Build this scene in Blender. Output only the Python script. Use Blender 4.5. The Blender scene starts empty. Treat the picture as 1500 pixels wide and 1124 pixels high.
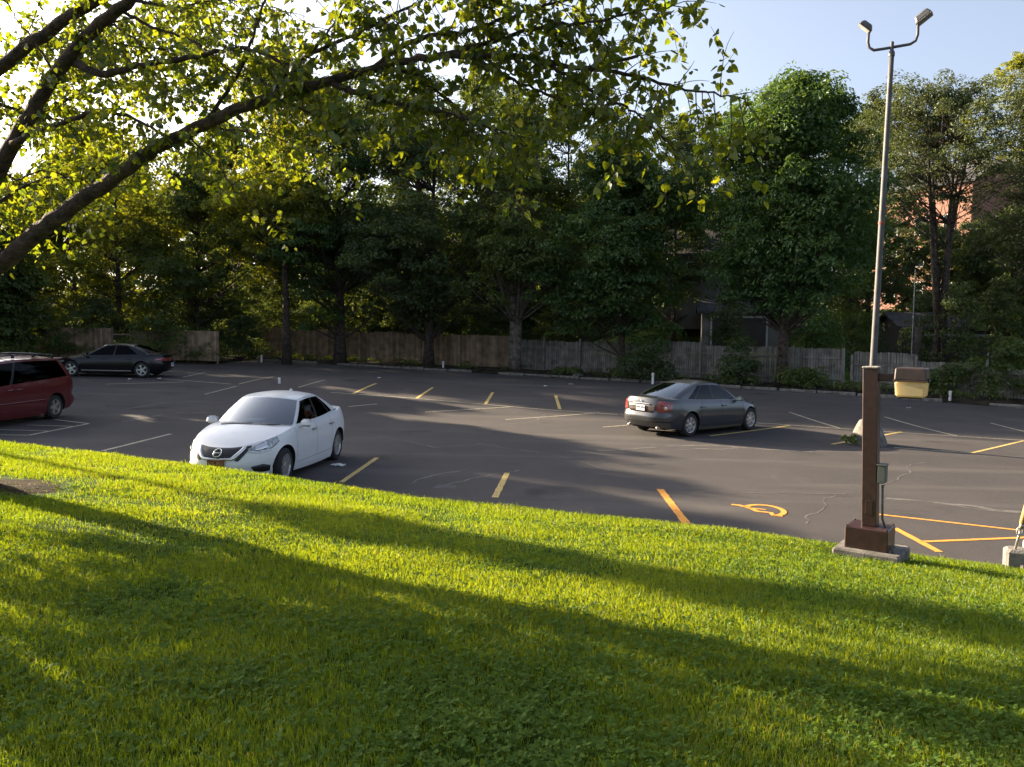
import bpy, bmesh, math, random
import numpy as np
from mathutils import Vector, Matrix

random.seed(7)
RNG = np.random.default_rng(11)
scene = bpy.context.scene
COL = scene.collection
PI = math.pi

# ------------------------------------------------------------------ camera model
F, TH, CAMH, ROLL = 1220.0, 0.0687, 2.88, -0.012
_r = np.array([1.0, 0, 0]); _fw = np.array([0, math.cos(TH), -math.sin(TH)]); _up = np.array([0, math.sin(TH), math.cos(TH)])
CR = math.cos(ROLL) * _r - math.sin(ROLL) * _up
CU = math.sin(ROLL) * _r + math.cos(ROLL) * _up

def sm(a, b, x):
    t = np.clip((np.asarray(x, float) - a) / (b - a), 0, 1)
    return t * t * (3 - 2 * t)

def h_lot(X, Y):
    X = np.clip(np.asarray(X, float), -40, 30)
    return -0.011 * X + 0.40 * sm(24, 36, Y)

def ray(px, py):
    d = (px - 750) / F * CR + (562 - py) / F * CU + _fw
    return d / d[1]

def dp(px, py, D):
    """point on the pixel's ray at world depth Y = D"""
    d = ray(px, py)
    return np.array([d[0] * D, D, CAMH + d[2] * D])

def gp(px, py, dz=0.0):
    d = ray(px, py); D = 20.0
    for _ in range(40):
        z = float(h_lot(d[0] * D, D)) + dz
        Dn = (z - CAMH) / d[2] if d[2] < -1e-4 else 200.0
        D = 0.5 * D + 0.5 * min(max(Dn, 1.0), 200.0)
    return np.array([d[0] * D, D, float(h_lot(d[0] * D, D)) + dz])

# ------------------------------------------------------------------ noise
_NT = np.random.default_rng(5).random((64, 64, 64)).astype(np.float32)
def vnoise(x, y, z=0.0):
    x, y, z = np.broadcast_arrays(np.asarray(x, float), np.asarray(y, float), np.asarray(z, float))
    xi, yi, zi = np.floor(x).astype(int), np.floor(y).astype(int), np.floor(z).astype(int)
    fx, fy, fz = x - xi, y - yi, z - zi
    fx, fy, fz = fx * fx * (3 - 2 * fx), fy * fy * (3 - 2 * fy), fz * fz * (3 - 2 * fz)
    def g(a, b, c): return _NT[(xi + a) % 64, (yi + b) % 64, (zi + c) % 64]
    x00 = g(0, 0, 0) * (1 - fx) + g(1, 0, 0) * fx; x10 = g(0, 1, 0) * (1 - fx) + g(1, 1, 0) * fx
    x01 = g(0, 0, 1) * (1 - fx) + g(1, 0, 1) * fx; x11 = g(0, 1, 1) * (1 - fx) + g(1, 1, 1) * fx
    return (x00 * (1 - fy) + x10 * fy) * (1 - fz) + (x01 * (1 - fy) + x11 * fy) * fz
def fbm(x, y, z=0.0, o=3):
    s = 0; a = 0.5
    for k in range(o):
        s = s + a * vnoise(np.asarray(x) * 2 ** k + 17.3 * k, np.asarray(y) * 2 ** k + 9.1 * k, np.asarray(z) * 2 ** k); a *= 0.5
    return s / (1 - 0.5 ** o)

# ------------------------------------------------------------------ object helpers
def tag(o, label=None, cat=None, group=None, kind=None):
    if label: o['label'] = label
    if cat: o['category'] = cat
    if group: o['group'] = group
    if kind: o['kind'] = kind
    return o

def thing(name, label, cat, loc=(0, 0, 0), rz=0.0, group=None):
    o = bpy.data.objects.new(name, None); COL.objects.link(o)
    o.location = [float(v) for v in loc]; o.rotation_euler = (0, 0, rz); o.empty_display_size = 0.2
    return tag(o, label, cat, group)

def mesh_np(name, V, faces, mat=None, parent=None, smooth=False, attrs=None, sharp=None):
    """faces: list of (M,k) int arrays (mixed k allowed as several arrays)"""
    me = bpy.data.meshes.new(name)
    V = np.ascontiguousarray(V, np.float32)
    if isinstance(faces, np.ndarray): faces = [faces]
    faces = [np.asarray(f, np.int32) for f in faces if len(f)]
    tot = np.concatenate([np.full(len(f), f.shape[1], np.int32) for f in faces])
    idx = np.concatenate([f.ravel() for f in faces])
    st = np.concatenate([[0], np.cumsum(tot)[:-1]]).astype(np.int32)
    me.vertices.add(len(V)); me.vertices.foreach_set('co', V.ravel())
    me.loops.add(len(idx)); me.loops.foreach_set('vertex_index', idx)
    me.polygons.add(len(tot)); me.polygons.foreach_set('loop_start', st)
    me.polygons.foreach_set('use_smooth', np.full(len(tot), bool(smooth)))
    for k, a in (attrs or {}).items():
        at = me.attributes.new(k, 'FLOAT', 'POINT'); at.data.foreach_set('value', np.ascontiguousarray(a, np.float32))
    me.update(calc_edges=True); me.validate()
    if sharp: me.set_sharp_from_angle(angle=math.radians(sharp))
    if mat: me.materials.append(mat)
    o = bpy.data.objects.new(name, me); COL.objects.link(o)
    if parent: o.parent = parent
    return o

class MB:
    """collects shapes into ONE mesh"""
    def __init__(s): s.V = []; s.Fq = []; s.Ft = []; s.n = 0; s.A = []
    def add(s, V, F, a=0.0):
        V = np.asarray(V, float); s.V.append(V)
        for f in F:
            f = [i + s.n for i in f]
            (s.Fq if len(f) == 4 else s.Ft if len(f) == 3 else s.Ft).append(f) if len(f) in (3, 4) else s.fan(f)
        s.A.append(np.full(len(V), a)); s.n += len(V); return s
    def fan(s, f):
        for i in range(1, len(f) - 1): s.Ft.append([f[0], f[i], f[i + 1]])
    def grid(s, P, a=0.0, flip=False):
        P = np.asarray(P, float); n, m = P.shape[:2]
        F = []
        for i in range(n - 1):
            for j in range(m - 1):
                q = [i * m + j, (i + 1) * m + j, (i + 1) * m + j + 1, i * m + j + 1]
                F.append(q[::-1] if flip else q)
        return s.add(P.reshape(-1, 3), F, a)
    def box(s, c, d, rz=0.0, M=None, taper=1.0, bev=0.0, a=0.0):
        """c centre, d full sizes, taper = scale of the top face; bev chamfers the vertical and top edges"""
        hx, hy, hz = d[0] / 2, d[1] / 2, d[2] / 2
        b = min(bev, hx * .6, hy * .6, hz * .6)
        rings = []
        def ring(x, y, z, b):
            if b <= 0: return [(-x, -y, z), (x, -y, z), (x, y, z), (-x, y, z)]
            return [(-x + b, -y, z), (x - b, -y, z), (x, -y + b, z), (x, y - b, z), (x - b, y, z), (-x + b, y, z), (-x, y - b, z), (-x, -y + b, z)]
        t = taper
        if b > 0:
            rings = [ring(hx - b, hy - b, -hz, b), ring(hx, hy, -hz + b, b), ring(hx * t, hy * t, hz - b, b), ring(hx * t - b, hy * t - b, hz, b)]
        else:
            rings = [ring(hx, hy, -hz, 0), ring(hx * t, hy * t, hz, 0)]
        k = len(rings[0]); V = np.array([p for r_ in rings for p in r_], float)
        F = [list(range(k))[::-1], [len(V) - k + i for i in range(k)]]
        for r_ in range(len(rings) - 1):
            for i in range(k):
                j = (i + 1) % k; F.append([r_ * k + i, r_ * k + j, (r_ + 1) * k + j, (r_ + 1) * k + i])
        if M is not None: V = V @ np.array(M).T
        if rz:
            c_, s_ = math.cos(rz), math.sin(rz); V = np.stack([V[:, 0] * c_ - V[:, 1] * s_, V[:, 0] * s_ + V[:, 1] * c_, V[:, 2]], 1)
        return s.add(V + np.array(c, float), F, a)
    def tube(s, P, R, k=8, caps=True, a=0.0):
        P = np.asarray(P, float); n = len(P); R = np.broadcast_to(np.asarray(R, float), (n,))
        T = np.gradient(P, axis=0); T /= np.linalg.norm(T, axis=1)[:, None] + 1e-9
        u = np.cross(T[0], [0.31, 0.17, 0.93]); 
        if np.linalg.norm(u) < 1e-3: u = np.cross(T[0], [1, 0, 0])
        V = []
        for i in range(n):
            u = u - T[i] * (u @ T[i]); u /= np.linalg.norm(u) + 1e-9; w = np.cross(T[i], u)
            for j in range(k):
                an = 2 * PI * j / k; V.append(P[i] + R[i] * (math.cos(an) * u + math.sin(an) * w))
        F = [[i * k + j, i * k + (j + 1) % k, (i + 1) * k + (j + 1) % k, (i + 1) * k + j] for i in range(n - 1) for j in range(k)]
        if caps: F += [list(range(k))[::-1], [(n - 1) * k + j for j in range(k)]]
        return s.add(V, F, a)
    def lathe(s, prof, k=24, axis='z', c=(0, 0, 0), a=0.0):
        prof = np.asarray(prof, float); n = len(prof); V = []
        for r_, z in prof:
            for j in range(k):
                an = 2 * PI * j / k; x, y = r_ * math.cos(an), r_ * math.sin(an)
                V.append((x, y, z) if axis == 'z' else (x, z, y) if axis == 'y' else (z, x, y))
        F = [[i * k + j, i * k + (j + 1) % k, (i + 1) * k + (j + 1) % k, (i + 1) * k + j] for i in range(n - 1) for j in range(k)]
        return s.add(np.array(V) + np.array(c, float), F, a)
    def build(s, name, mat, parent=None, smooth=False, sharp=None):
        V = np.concatenate(s.V)
        fs = []
        if s.Fq: fs.append(np.array(s.Fq))
        if s.Ft: fs.append(np.array(s.Ft))
        return mesh_np(name, V, fs, mat, parent, smooth, {'rnd': np.concatenate(s.A)}, sharp)

def dup(root, loc=None, rz=None):
    r = root.copy(); COL.objects.link(r)
    if loc is not None: r.location = [float(v) for v in loc]
    if rz is not None: r.rotation_euler = (0, 0, rz)
    for ch in list(root.children):
        c = ch.copy(); COL.objects.link(c); c.parent = r
        for g in ch.children:
            d = g.copy(); COL.objects.link(d); d.parent = c
    return r

# ------------------------------------------------------------------ materials
def newmat(name):
    m = bpy.data.materials.new(name); m.use_nodes = True
    nt = m.node_tree; nt.nodes.clear()
    return m, nt, nt.nodes.new, nt.links.new

def rgba(c): return (c[0], c[1], c[2], 1.0)

def mat_basic(name, c, rough=0.6, metal=0.0, coat=0.0, var=0.12, scale=6.0, bump=0.0, bscale=60.0, spec=0.5, c2=None, rnd=0.0):
    """Principled with noise variation of the base colour (object space)"""
    m, nt, N, L = newmat(name)
    out = N('ShaderNodeOutputMaterial'); b = N('ShaderNodeBsdfPrincipled'); L(b.outputs[0], out.inputs[0])
    b.inputs['Roughness'].default_value = rough; b.inputs['Metallic'].default_value = metal
    b.inputs['Coat Weight'].default_value = coat; b.inputs['Coat Roughness'].default_value = 0.05
    b.inputs['Specular IOR Level'].default_value = spec
    tc = N('ShaderNodeTexCoord'); nz = N('ShaderNodeTexNoise'); nz.inputs['Scale'].default_value = scale; nz.inputs['Detail'].default_value = 6
    L(tc.outputs['Object'], nz.inputs['Vector'])
    mx = N('ShaderNodeMix'); mx.data_type = 'RGBA'
    c2 = c2 or tuple(v * (1 - 2.2 * var) for v in c)
    mx.inputs[6].default_value = rgba(tuple(min(1, v * (1 + var)) for v in c)); mx.inputs[7].default_value = rgba(c2)
    mr = N('ShaderNodeMapRange'); mr.inputs[1].default_value = 0.3; mr.inputs[2].default_value = 0.72
    L(nz.outputs['Fac'], mr.inputs[0]); L(mr.outputs[0], mx.inputs[0])
    last = mx.outputs[2]
    if rnd:
        at = N('ShaderNodeAttribute'); at.attribute_name = 'rnd'
        hs = N('ShaderNodeHueSaturation'); m2 = N('ShaderNodeMapRange'); m2.inputs[3].default_value = 1 - rnd; m2.inputs[4].default_value = 1 + rnd
        L(at.outputs['Fac'], m2.inputs[0]); L(m2.outputs[0], hs.inputs['Value']); L(last, hs.inputs['Color']); last = hs.outputs[0]
    L(last, b.inputs['Base Color'])
    if bump:
        n2 = N('ShaderNodeTexNoise'); n2.inputs['Scale'].default_value = bscale; n2.inputs['Detail'].default_value = 4
        L(tc.outputs['Object'], n2.inputs['Vector'])
        bp = N('ShaderNodeBump'); bp.inputs['Strength'].default_value = bump; bp.inputs['Distance'].default_value = 0.05 if 'bark' in name else 0.02
        L(n2.outputs['Fac'], bp.inputs['Height']); L(bp.outputs[0], b.inputs['Normal'])
    return m

def mat_leaf(name, c1, c2, trans=0.45, tc1=None, rough=0.5, gloss=0.022, dry=None):
    """leaf: diffuse + translucent + a thin sheen; colour varies per leaf through the 'rnd' attribute"""
    m, nt, N, L = newmat(name)
    out = N('ShaderNodeOutputMaterial')
    at = N('ShaderNodeAttribute'); at.attribute_name = 'rnd'
    rp = N('ShaderNodeMix'); rp.data_type = 'RGBA'; rp.inputs[6].default_value = rgba(c1); rp.inputs[7].default_value = rgba(c2)
    L(at.outputs['Fac'], rp.inputs[0])
    if dry:
        a2 = N('ShaderNodeAttribute'); a2.attribute_name = 'dry'; r2 = N('ShaderNodeMix'); r2.data_type = 'RGBA'; r2.inputs[7].default_value = rgba(dry)
        L(a2.outputs['Fac'], r2.inputs[0]); L(rp.outputs[2], r2.inputs[6]); rp = r2
    df = N('ShaderNodeBsdfDiffuse'); L(rp.outputs[2], df.inputs[0])
    tr = N('ShaderNodeBsdfTranslucent')
    g = N('ShaderNodeMix'); g.data_type = 'RGBA'; g.blend_type = 'MULTIPLY'; g.inputs[0].default_value = 1.0
    g.inputs[7].default_value = rgba(tc1 or (1.9, 1.55, 0.5)); L(rp.outputs[2], g.inputs[6]); L(g.outputs[2], tr.inputs[0])
    a = N('ShaderNodeMixShader'); a.inputs[0].default_value = trans; L(df.outputs[0], a.inputs[1]); L(tr.outputs[0], a.inputs[2])
    gl = N('ShaderNodeBsdfGlossy'); gl.inputs['Roughness'].default_value = rough; gl.inputs[0].default_value = (0.9, 0.95, 1.0, 1)
    b = N('ShaderNodeMixShader'); b.inputs[0].default_value = gloss; L(a.outputs[0], b.inputs[1]); L(gl.outputs[0], b.inputs[2])
    L(b.outputs[0], out.inputs[0])
    return m

def mat_glass(name, tint, refl=0.0, ior=1.5, gc=1.0):
    """thin car / lamp glass: tinted see-through with a Fresnel mirror"""
    m, nt, N, L = newmat(name)
    out = N('ShaderNodeOutputMaterial')
    tr = N('ShaderNodeBsdfTransparent'); tr.inputs[0].default_value = rgba(tint)
    gl = N('ShaderNodeBsdfGlossy'); gl.inputs['Roughness'].default_value = 0.03; gl.inputs[0].default_value = (gc * .96, gc, gc * 1.04, 1)
    fr = N('ShaderNodeFresnel'); fr.inputs[0].default_value = ior
    ad = N('ShaderNodeMath'); ad.operation = 'ADD'; ad.inputs[1].default_value = refl; ad.use_clamp = True
    L(fr.outputs[0], ad.inputs[0])
    mx = N('ShaderNodeMixShader'); L(ad.outputs[0], mx.inputs[0]); L(tr.outputs[0], mx.inputs[1]); L(gl.outputs[0], mx.inputs[2])
    L(mx.outputs[0], out.inputs[0])
    return m

def mat_asphalt():
    m, nt, N, L = newmat('asphalt')
    out = N('ShaderNodeOutputMaterial'); b = N('ShaderNodeBsdfPrincipled'); L(b.outputs[0], out.inputs[0])
    tc = N('ShaderNodeTexCoord')
    def noise(s, det=5, rough=0.6, dist=0.0):
        n = N('ShaderNodeTexNoise'); n.inputs['Scale'].default_value = s; n.inputs['Detail'].default_value = det
        n.inputs['Roughness'].default_value = rough; n.inputs['Distortion'].default_value = dist
        L(tc.outputs['Object'], n.inputs['Vector']); return n
    big = noise(0.09, 5, 0.6, 0.6); mid = noise(0.7, 6, 0.65, 0.3); fine = noise(38, 4, 0.7); grit = noise(150, 2, 0.6)
    def mix(f, c1, c2, lo=0.35, hi=0.65):
        mr = N('ShaderNodeMapRange'); mr.inputs[1].default_value = lo; mr.inputs[2].default_value = hi; L(f, mr.inputs[0])
        x = N('ShaderNodeMix'); x.data_type = 'RGBA'; L(mr.outputs[0], x.inputs[0])
        for s, c in ((6, c1), (7, c2)):
            if isinstance(c, tuple): x.inputs[s].default_value = rgba(c)
            else: L(c, x.inputs[s])
        return x.outputs[2]
    c = mix(big.outputs[0], (0.051, 0.047, 0.047), (0.090, 0.081, 0.079), 0.32, 0.7)
    c = mix(mid.outputs[0], c, (0.058, 0.053, 0.053), 0.45, 0.8)
    oil = noise(0.55, 3, 0.5, 0.4); c = mix(oil.outputs[0], c, (0.034, 0.032, 0.033), 0.63, 0.74)
    dust = noise(0.3, 6, 0.7, 1.2); c = mix(dust.outputs[0], c, (0.112, 0.101, 0.094), 0.60, 0.80)
    c = mix(fine.outputs[0], c, (0.150, 0.135, 0.126), 0.56, 0.78)
    c = mix(grit.outputs[0], c, (0.024, 0.022, 0.023), 0.56, 0.74)
    # faint tyre / water stains drawn along the aisle
    mp = N('ShaderNodeMapping'); mp.inputs['Rotation'].default_value[2] = 0.48; mp.inputs['Scale'].default_value = (0.12, 1.1, 1)
    L(tc.outputs['Object'], mp.inputs[0]); st = N('ShaderNodeTexNoise'); st.inputs['Scale'].default_value = 0.8; st.inputs['Detail'].default_value = 5
    L(mp.outputs[0], st.inputs['Vector'])
    c = mix(st.outputs[0], c, (0.118, 0.106, 0.098), 0.56, 0.86)
    L(c, b.inputs['Base Color'])
    rr = N('ShaderNodeMapRange'); rr.inputs[3].default_value = 0.8; rr.inputs[4].default_value = 0.98; L(mid.outputs[0], rr.inputs[0]); L(rr.outputs[0], b.inputs['Roughness'])
    b.inputs['Specular IOR Level'].default_value = 0.12
    bp = N('ShaderNodeBump'); bp.inputs['Strength'].default_value = 0.5; bp.inputs['Distance'].default_value = 0.012
    ma = N('ShaderNodeMath'); ma.operation = 'ADD'; L(fine.outputs[0], ma.inputs[0]); L(mid.outputs[0], ma.inputs[1])
    L(ma.outputs[0], bp.inputs['Height']); L(bp.outputs[0], b.inputs['Normal'])
    return m

def mat_paintline(name, c, wear=0.5):
    m, nt, N, L = newmat(name)
    out = N('ShaderNodeOutputMaterial'); b = N('ShaderNodeBsdfPrincipled')
    b.inputs['Roughness'].default_value = 0.7
    tc = N('ShaderNodeTexCoord'); n = N('ShaderNodeTexNoise'); n.inputs['Scale'].default_value = 14; n.inputs['Detail'].default_value = 7; n.inputs['Roughness'].default_value = 0.75
    L(tc.outputs['Object'], n.inputs['Vector'])
    mr = N('ShaderNodeMapRange'); mr.inputs[1].default_value = wear; mr.inputs[2].default_value = wear + 0.14; L(n.outputs[0], mr.inputs[0])
    mx = N('ShaderNodeMix'); mx.data_type = 'RGBA'; mx.inputs[6].default_value = rgba(c); mx.inputs[7].default_value = (0.075, 0.066, 0.062, 1)
    L(mr.outputs[0], mx.inputs[0]); L(mx.outputs[2], b.inputs['Base Color']); L(b.outputs[0], out.inputs[0])
    return m

def mat_brick(name, c1, c2, mortar, scale=1.0):
    m, nt, N, L = newmat(name)
    out = N('ShaderNodeOutputMaterial'); b = N('ShaderNodeBsdfPrincipled'); L(b.outputs[0], out.inputs[0]); b.inputs['Roughness'].default_value = 0.85
    tc = N('ShaderNodeTexCoord'); mp = N('ShaderNodeMapping'); mp.inputs['Rotation'].default_value[0] = PI / 2
    L(tc.outputs['Object'], mp.inputs[0])
    br = N('ShaderNodeTexBrick'); br.inputs['Scale'].default_value = 4.2 * scale
    br.inputs['Color1'].default_value = rgba(c1); br.inputs['Color2'].default_value = rgba(c2); br.inputs['Mortar'].default_value = rgba(mortar)
    br.inputs['Mortar Size'].default_value = 0.02
    L(mp.outputs[0], br.inputs['Vector']); L(br.outputs[0], b.inputs['Base Color'])
    return m

def mat_lamp_lens():
    m, nt, N, L = newmat('amber_lens')
    out = N('ShaderNodeOutputMaterial')
    tc = N('ShaderNodeTexCoord'); w = N('ShaderNodeTexWave'); w.inputs['Scale'].default_value = 32; w.wave_type = 'BANDS'; w.bands_direction = 'X'
    L(tc.outputs['Object'], w.inputs[0])
    bp = N('ShaderNodeBump'); bp.inputs['Strength'].default_value = 0.4; bp.inputs['Distance'].default_value = 0.01; L(w.outputs[1], bp.inputs['Height'])
    df = N('ShaderNodeBsdfDiffuse'); df.inputs[0].default_value = (0.80, 0.68, 0.44, 1); L(bp.outputs[0], df.inputs['Normal'])
    tr = N('ShaderNodeBsdfTranslucent'); tr.inputs[0].default_value = (0.95, 0.78, 0.46, 1)
    mx = N('ShaderNodeMixShader'); mx.inputs[0].default_value = 0.62; L(df.outputs[0], mx.inputs[1]); L(tr.outputs[0], mx.inputs[2])
    gl = N('ShaderNodeBsdfGlossy'); gl.inputs['Roughness'].default_value = 0.15; m2 = N('ShaderNodeMixShader'); m2.inputs[0].default_value = 0.07
    L(mx.outputs[0], m2.inputs[1]); L(gl.outputs[0], m2.inputs[2]); L(m2.outputs[0], out.inputs[0])
    return m

M = {}
M['asphalt'] = mat_asphalt()
M['line_white'] = mat_paintline('faded_cream_paint', (0.38, 0.345, 0.245), 0.49)
M['line_yellow'] = mat_paintline('yellow_paint', (0.55, 0.39, 0.115), 0.515)
M['line_orange'] = mat_paintline('orange_paint', (0.70, 0.29, 0.035), 0.545)
M['crack'] = mat_basic('crack_filler', (0.125, 0.112, 0.102), 0.8, scale=9, var=0.25)
M['tar'] = mat_basic('tar_patch', (0.035, 0.033, 0.034), 0.6, scale=5, var=0.25)
M['soil'] = mat_basic('soil', (0.040, 0.026, 0.016), 0.95, spec=0.03, scale=3.5, var=0.4, bump=0.9, bscale=28)
M['turf'] = mat_basic('turf_base', (0.046, 0.078, 0.012), 0.95, scale=9, var=0.35, bump=0.7, bscale=40, spec=0.03)
M['hillgrass'] = mat_basic('hill_grass', (0.050, 0.076, 0.018), 0.95, spec=0.03, scale=0.6, var=0.35, bump=0.6, bscale=12)
M['verge'] = mat_basic('verge_dirt', (0.050, 0.042, 0.030), 0.95, spec=0.05, scale=2.2, var=0.4, bump=0.8, bscale=25)
M['concrete'] = mat_basic('concrete', (0.30, 0.275, 0.25), 0.9, scale=5, var=0.2, bump=0.5, bscale=70)
M['concrete_dark'] = mat_basic('old_concrete', (0.17, 0.155, 0.135), 0.92, scale=5, var=0.3, bump=0.5, bscale=60)
M['brown_metal'] = mat_basic('brown_enamel', (0.036, 0.012, 0.010), 0.42, scale=14, var=0.22, bump=0.05, bscale=120, coat=0.15)
M['dark_bronze'] = mat_basic('dark_bronze', (0.048, 0.030, 0.026), 0.38, scale=12, var=0.2)
M['grey_box'] = mat_basic('grey_green_box', (0.075, 0.085, 0.078), 0.5, scale=9, var=0.15)
M['lens'] = mat_lamp_lens()
M['pole'] = mat_basic('galvanised_pole', (0.075, 0.073, 0.075), 0.65, metal=0.0, scale=4, var=0.2)
M['flood'] = mat_basic('flood_housing', (0.09, 0.09, 0.095), 0.5, scale=8, var=0.15)
M['rust'] = mat_basic('rust_band', (0.22, 0.05, 0.03), 0.7)
M['board'] = mat_basic('fence_board_brown', (0.25, 0.168, 0.105), 0.9, scale=2.4, var=0.25, bump=0.3, bscale=30, rnd=0.35)
M['picket'] = mat_basic('fence_board_grey', (0.215, 0.195, 0.17), 0.9, scale=2.4, var=0.25, bump=0.3, bscale=30, rnd=0.25)
M['post_wood'] = mat_basic('grey_post', (0.23, 0.205, 0.18), 0.9, scale=3, var=0.25, bump=0.3)
M['white_post'] = mat_basic('white_plastic', (0.72, 0.70, 0.66), 0.5, scale=6, var=0.1)
M['bark'] = mat_basic('bark_dark', (0.070, 0.050, 0.036), 0.95, scale=7, var=0.4, bump=1.0, bscale=22)
M['bark_near'] = mat_basic('bark_brown', (0.075, 0.047, 0.033), 0.95, scale=10, var=0.4, bump=1.0, bscale=34)
M['bark_pale'] = mat_basic('bark_pale', (0.17, 0.14, 0.115), 0.95, scale=6, var=0.35, bump=0.8, bscale=22)
M['leaf_mid'] = mat_leaf('leaf_mid_green', (0.050, 0.084, 0.020), (0.105, 0.145, 0.032))
M['leaf_dark'] = mat_leaf('leaf_dark_green', (0.042, 0.072, 0.026), (0.086, 0.120, 0.038), 0.40)
M['leaf_blue'] = mat_leaf('leaf_cool_green', (0.040, 0.084, 0.024), (0.084, 0.140, 0.038), 0.4)
M['leaf_bright'] = mat_leaf('leaf_bright_green', (0.040, 0.086, 0.024), (0.080, 0.142, 0.038), 0.38)
M['leaf_sunlit'] = mat_leaf('leaf_sunlit_yellow', (0.080, 0.112, 0.015), (0.150, 0.178, 0.022), 0.62, (2.2, 1.75, 0.45))  # yellower, lighter green: the low sun's light is put into the leaf colour
M['leaf_dusty'] = mat_leaf('leaf_dusty_green', (0.046, 0.066, 0.028), (0.080, 0.098, 0.042), 0.36, (1.6, 1.45, 0.6))
M['leaf_near'] = mat_leaf('leaf_near', (0.048, 0.085, 0.013), (0.115, 0.145, 0.020), 0.62, (2.5, 1.95, 0.4), 0.45, 0.03)
M['grass'] = mat_leaf('grass_blade', (0.052, 0.120, 0.012), (0.160, 0.210, 0.018), 0.53, (2.17, 1.70, 0.37), 0.45, 0.02, (0.20, 0.175, 0.075))
M['clover'] = mat_leaf('clover_leaf', (0.056, 0.110, 0.012), (0.098, 0.158, 0.018), 0.40, (1.8, 1.6, 0.45), 0.6, 0.012)
M['brick'] = mat_brick('red_brick', (0.27, 0.10, 0.055), (0.20, 0.07, 0.042), (0.24, 0.21, 0.18))
M['redroof'] = mat_basic('red_shingles', (0.28, 0.075, 0.055), 0.9, scale=3, var=0.3, bump=0.5, bscale=18)
M['darkroof'] = mat_basic('dark_shingles', (0.055, 0.052, 0.055), 0.9, scale=3, var=0.3, bump=0.5, bscale=18)
M['siding'] = mat_basic('grey_siding', (0.15, 0.14, 0.125), 0.8, scale=1.5, var=0.12)
M['siding_white'] = mat_basic('white_siding', (0.62, 0.64, 0.68), 0.8, scale=1.5, var=0.1)
M['trim'] = mat_basic('white_trim', (0.38, 0.38, 0.37), 0.6)
M['dark'] = mat_basic('dark_inside', (0.012, 0.012, 0.013), 0.9)
M['door_dark'] = mat_basic('dark_door', (0.035, 0.028, 0.026), 0.7)
M['window'] = mat_basic('window_glass', (0.02, 0.024, 0.03), 0.06, spec=0.7)
M['wood_pole'] = mat_basic('wood_pole', (0.085, 0.066, 0.052), 0.9, scale=4, var=0.3, bump=0.5)
M['tan_plastic'] = mat_basic('tan_guard', (0.52, 0.33, 0.15), 0.5, scale=6, var=0.15)
M['steel'] = mat_basic('steel', (0.42, 0.38, 0.34), 0.4, metal=0.7)
M['paper'] = mat_basic('paper', (0.66, 0.65, 0.62), 0.8)
M['dry_leaf'] = mat_basic('orange_leaf', (0.50, 0.13, 0.02), 0.7)
# cars
M['paint_white'] = mat_basic('white_car_paint', (0.66, 0.655, 0.66), 0.35, coat=0.35, var=0.02)
M['paint_grey'] = mat_basic('grey_car_paint', (0.048, 0.051, 0.057), 0.30, metal=0.35, coat=0.8, var=0.03, scale=200)
M['paint_black'] = mat_basic('black_car_paint', (0.006, 0.006, 0.007), 0.25, coat=0.25, var=0.05, spec=0.35)
M['paint_red'] = mat_basic('maroon_car_paint', (0.125, 0.016, 0.017), 0.30, metal=0.2, coat=0.8, var=0.05)
M['rubber'] = mat_basic('tyre_rubber', (0.018, 0.018, 0.018), 0.85, bump=0.2, bscale=50)
M['alloy'] = mat_basic('alloy_rim', (0.55, 0.54, 0.53), 0.30, metal=0.8, var=0.05)
M['alloy_dull'] = mat_basic('dull_alloy', (0.42, 0.38, 0.33), 0.42, metal=0.6, var=0.1)
M['chrome'] = mat_basic('chrome', (0.75, 0.74, 0.72), 0.12, metal=1.0, var=0.02)
M['black_trim'] = mat_basic('black_trim', (0.012, 0.012, 0.013), 0.45)
M['seam'] = mat_basic('panel_gap', (0.006, 0.006, 0.006), 0.9)
M['cabin'] = mat_basic('cabin_fabric', (0.018, 0.018, 0.019), 0.9)
M['cabin_light'] = mat_basic('cabin_grey', (0.03, 0.03, 0.032), 0.8)
M['glass_clear'] = mat_glass('windscreen_glass', (0.62, 0.70, 0.70), 0.20, 1.5)
M['glass_tint'] = mat_glass('tinted_glass', (0.13, 0.15, 0.15), 0.01, 1.45, 0.55)
M['glass_dark'] = mat_glass('dark_tinted_glass', (0.05, 0.05, 0.06), 0.0, 1.45, 0.24)
M['lamp_clear'] = mat_basic('headlamp', (0.42, 0.43, 0.44), 0.12, metal=0.5, var=0.35, scale=22, coat=1.0)
M['lamp_red'] = mat_basic('tail_lamp_red', (0.26, 0.045, 0.04), 0.2, coat=1.0, var=0.25, scale=30)
M['lamp_amber'] = mat_basic('amber_lamp', (0.6, 0.2, 0.04), 0.25, coat=1.0)
M['plate'] = mat_basic('plate_white', (0.66, 0.66, 0.68), 0.5, scale=30)
M['plate_dark'] = mat_basic('plate_maroon', (0.16, 0.045, 0.03), 0.45, scale=25, var=0.3)
M['plate_ink'] = mat_basic('plate_ink', (0.08, 0.08, 0.16), 0.6)
M['plate_gold'] = mat_basic('plate_gold', (0.45, 0.28, 0.12), 0.5)
# ------------------------------------------------------------------ cars
def itp(pts):
    xs = np.array([p[0] for p in pts], float); ys = np.array([p[1] for p in pts], float)
    o = np.argsort(xs); xs, ys = xs[o], ys[o]
    # smooth (monotone-ish) cubic through the points
    d = np.gradient(ys, xs)
    def f(x):
        x = np.clip(x, xs[0], xs[-1]); i = np.clip(np.searchsorted(xs, x) - 1, 0, len(xs) - 2)
        h = xs[i + 1] - xs[i]; t = (x - xs[i]) / h
        return (2*t**3-3*t**2+1)*ys[i] + (t**3-2*t**2+t)*h*d[i] + (-2*t**3+3*t**2)*ys[i+1] + (t**3-t**2)*h*d[i+1]
    return f

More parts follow.
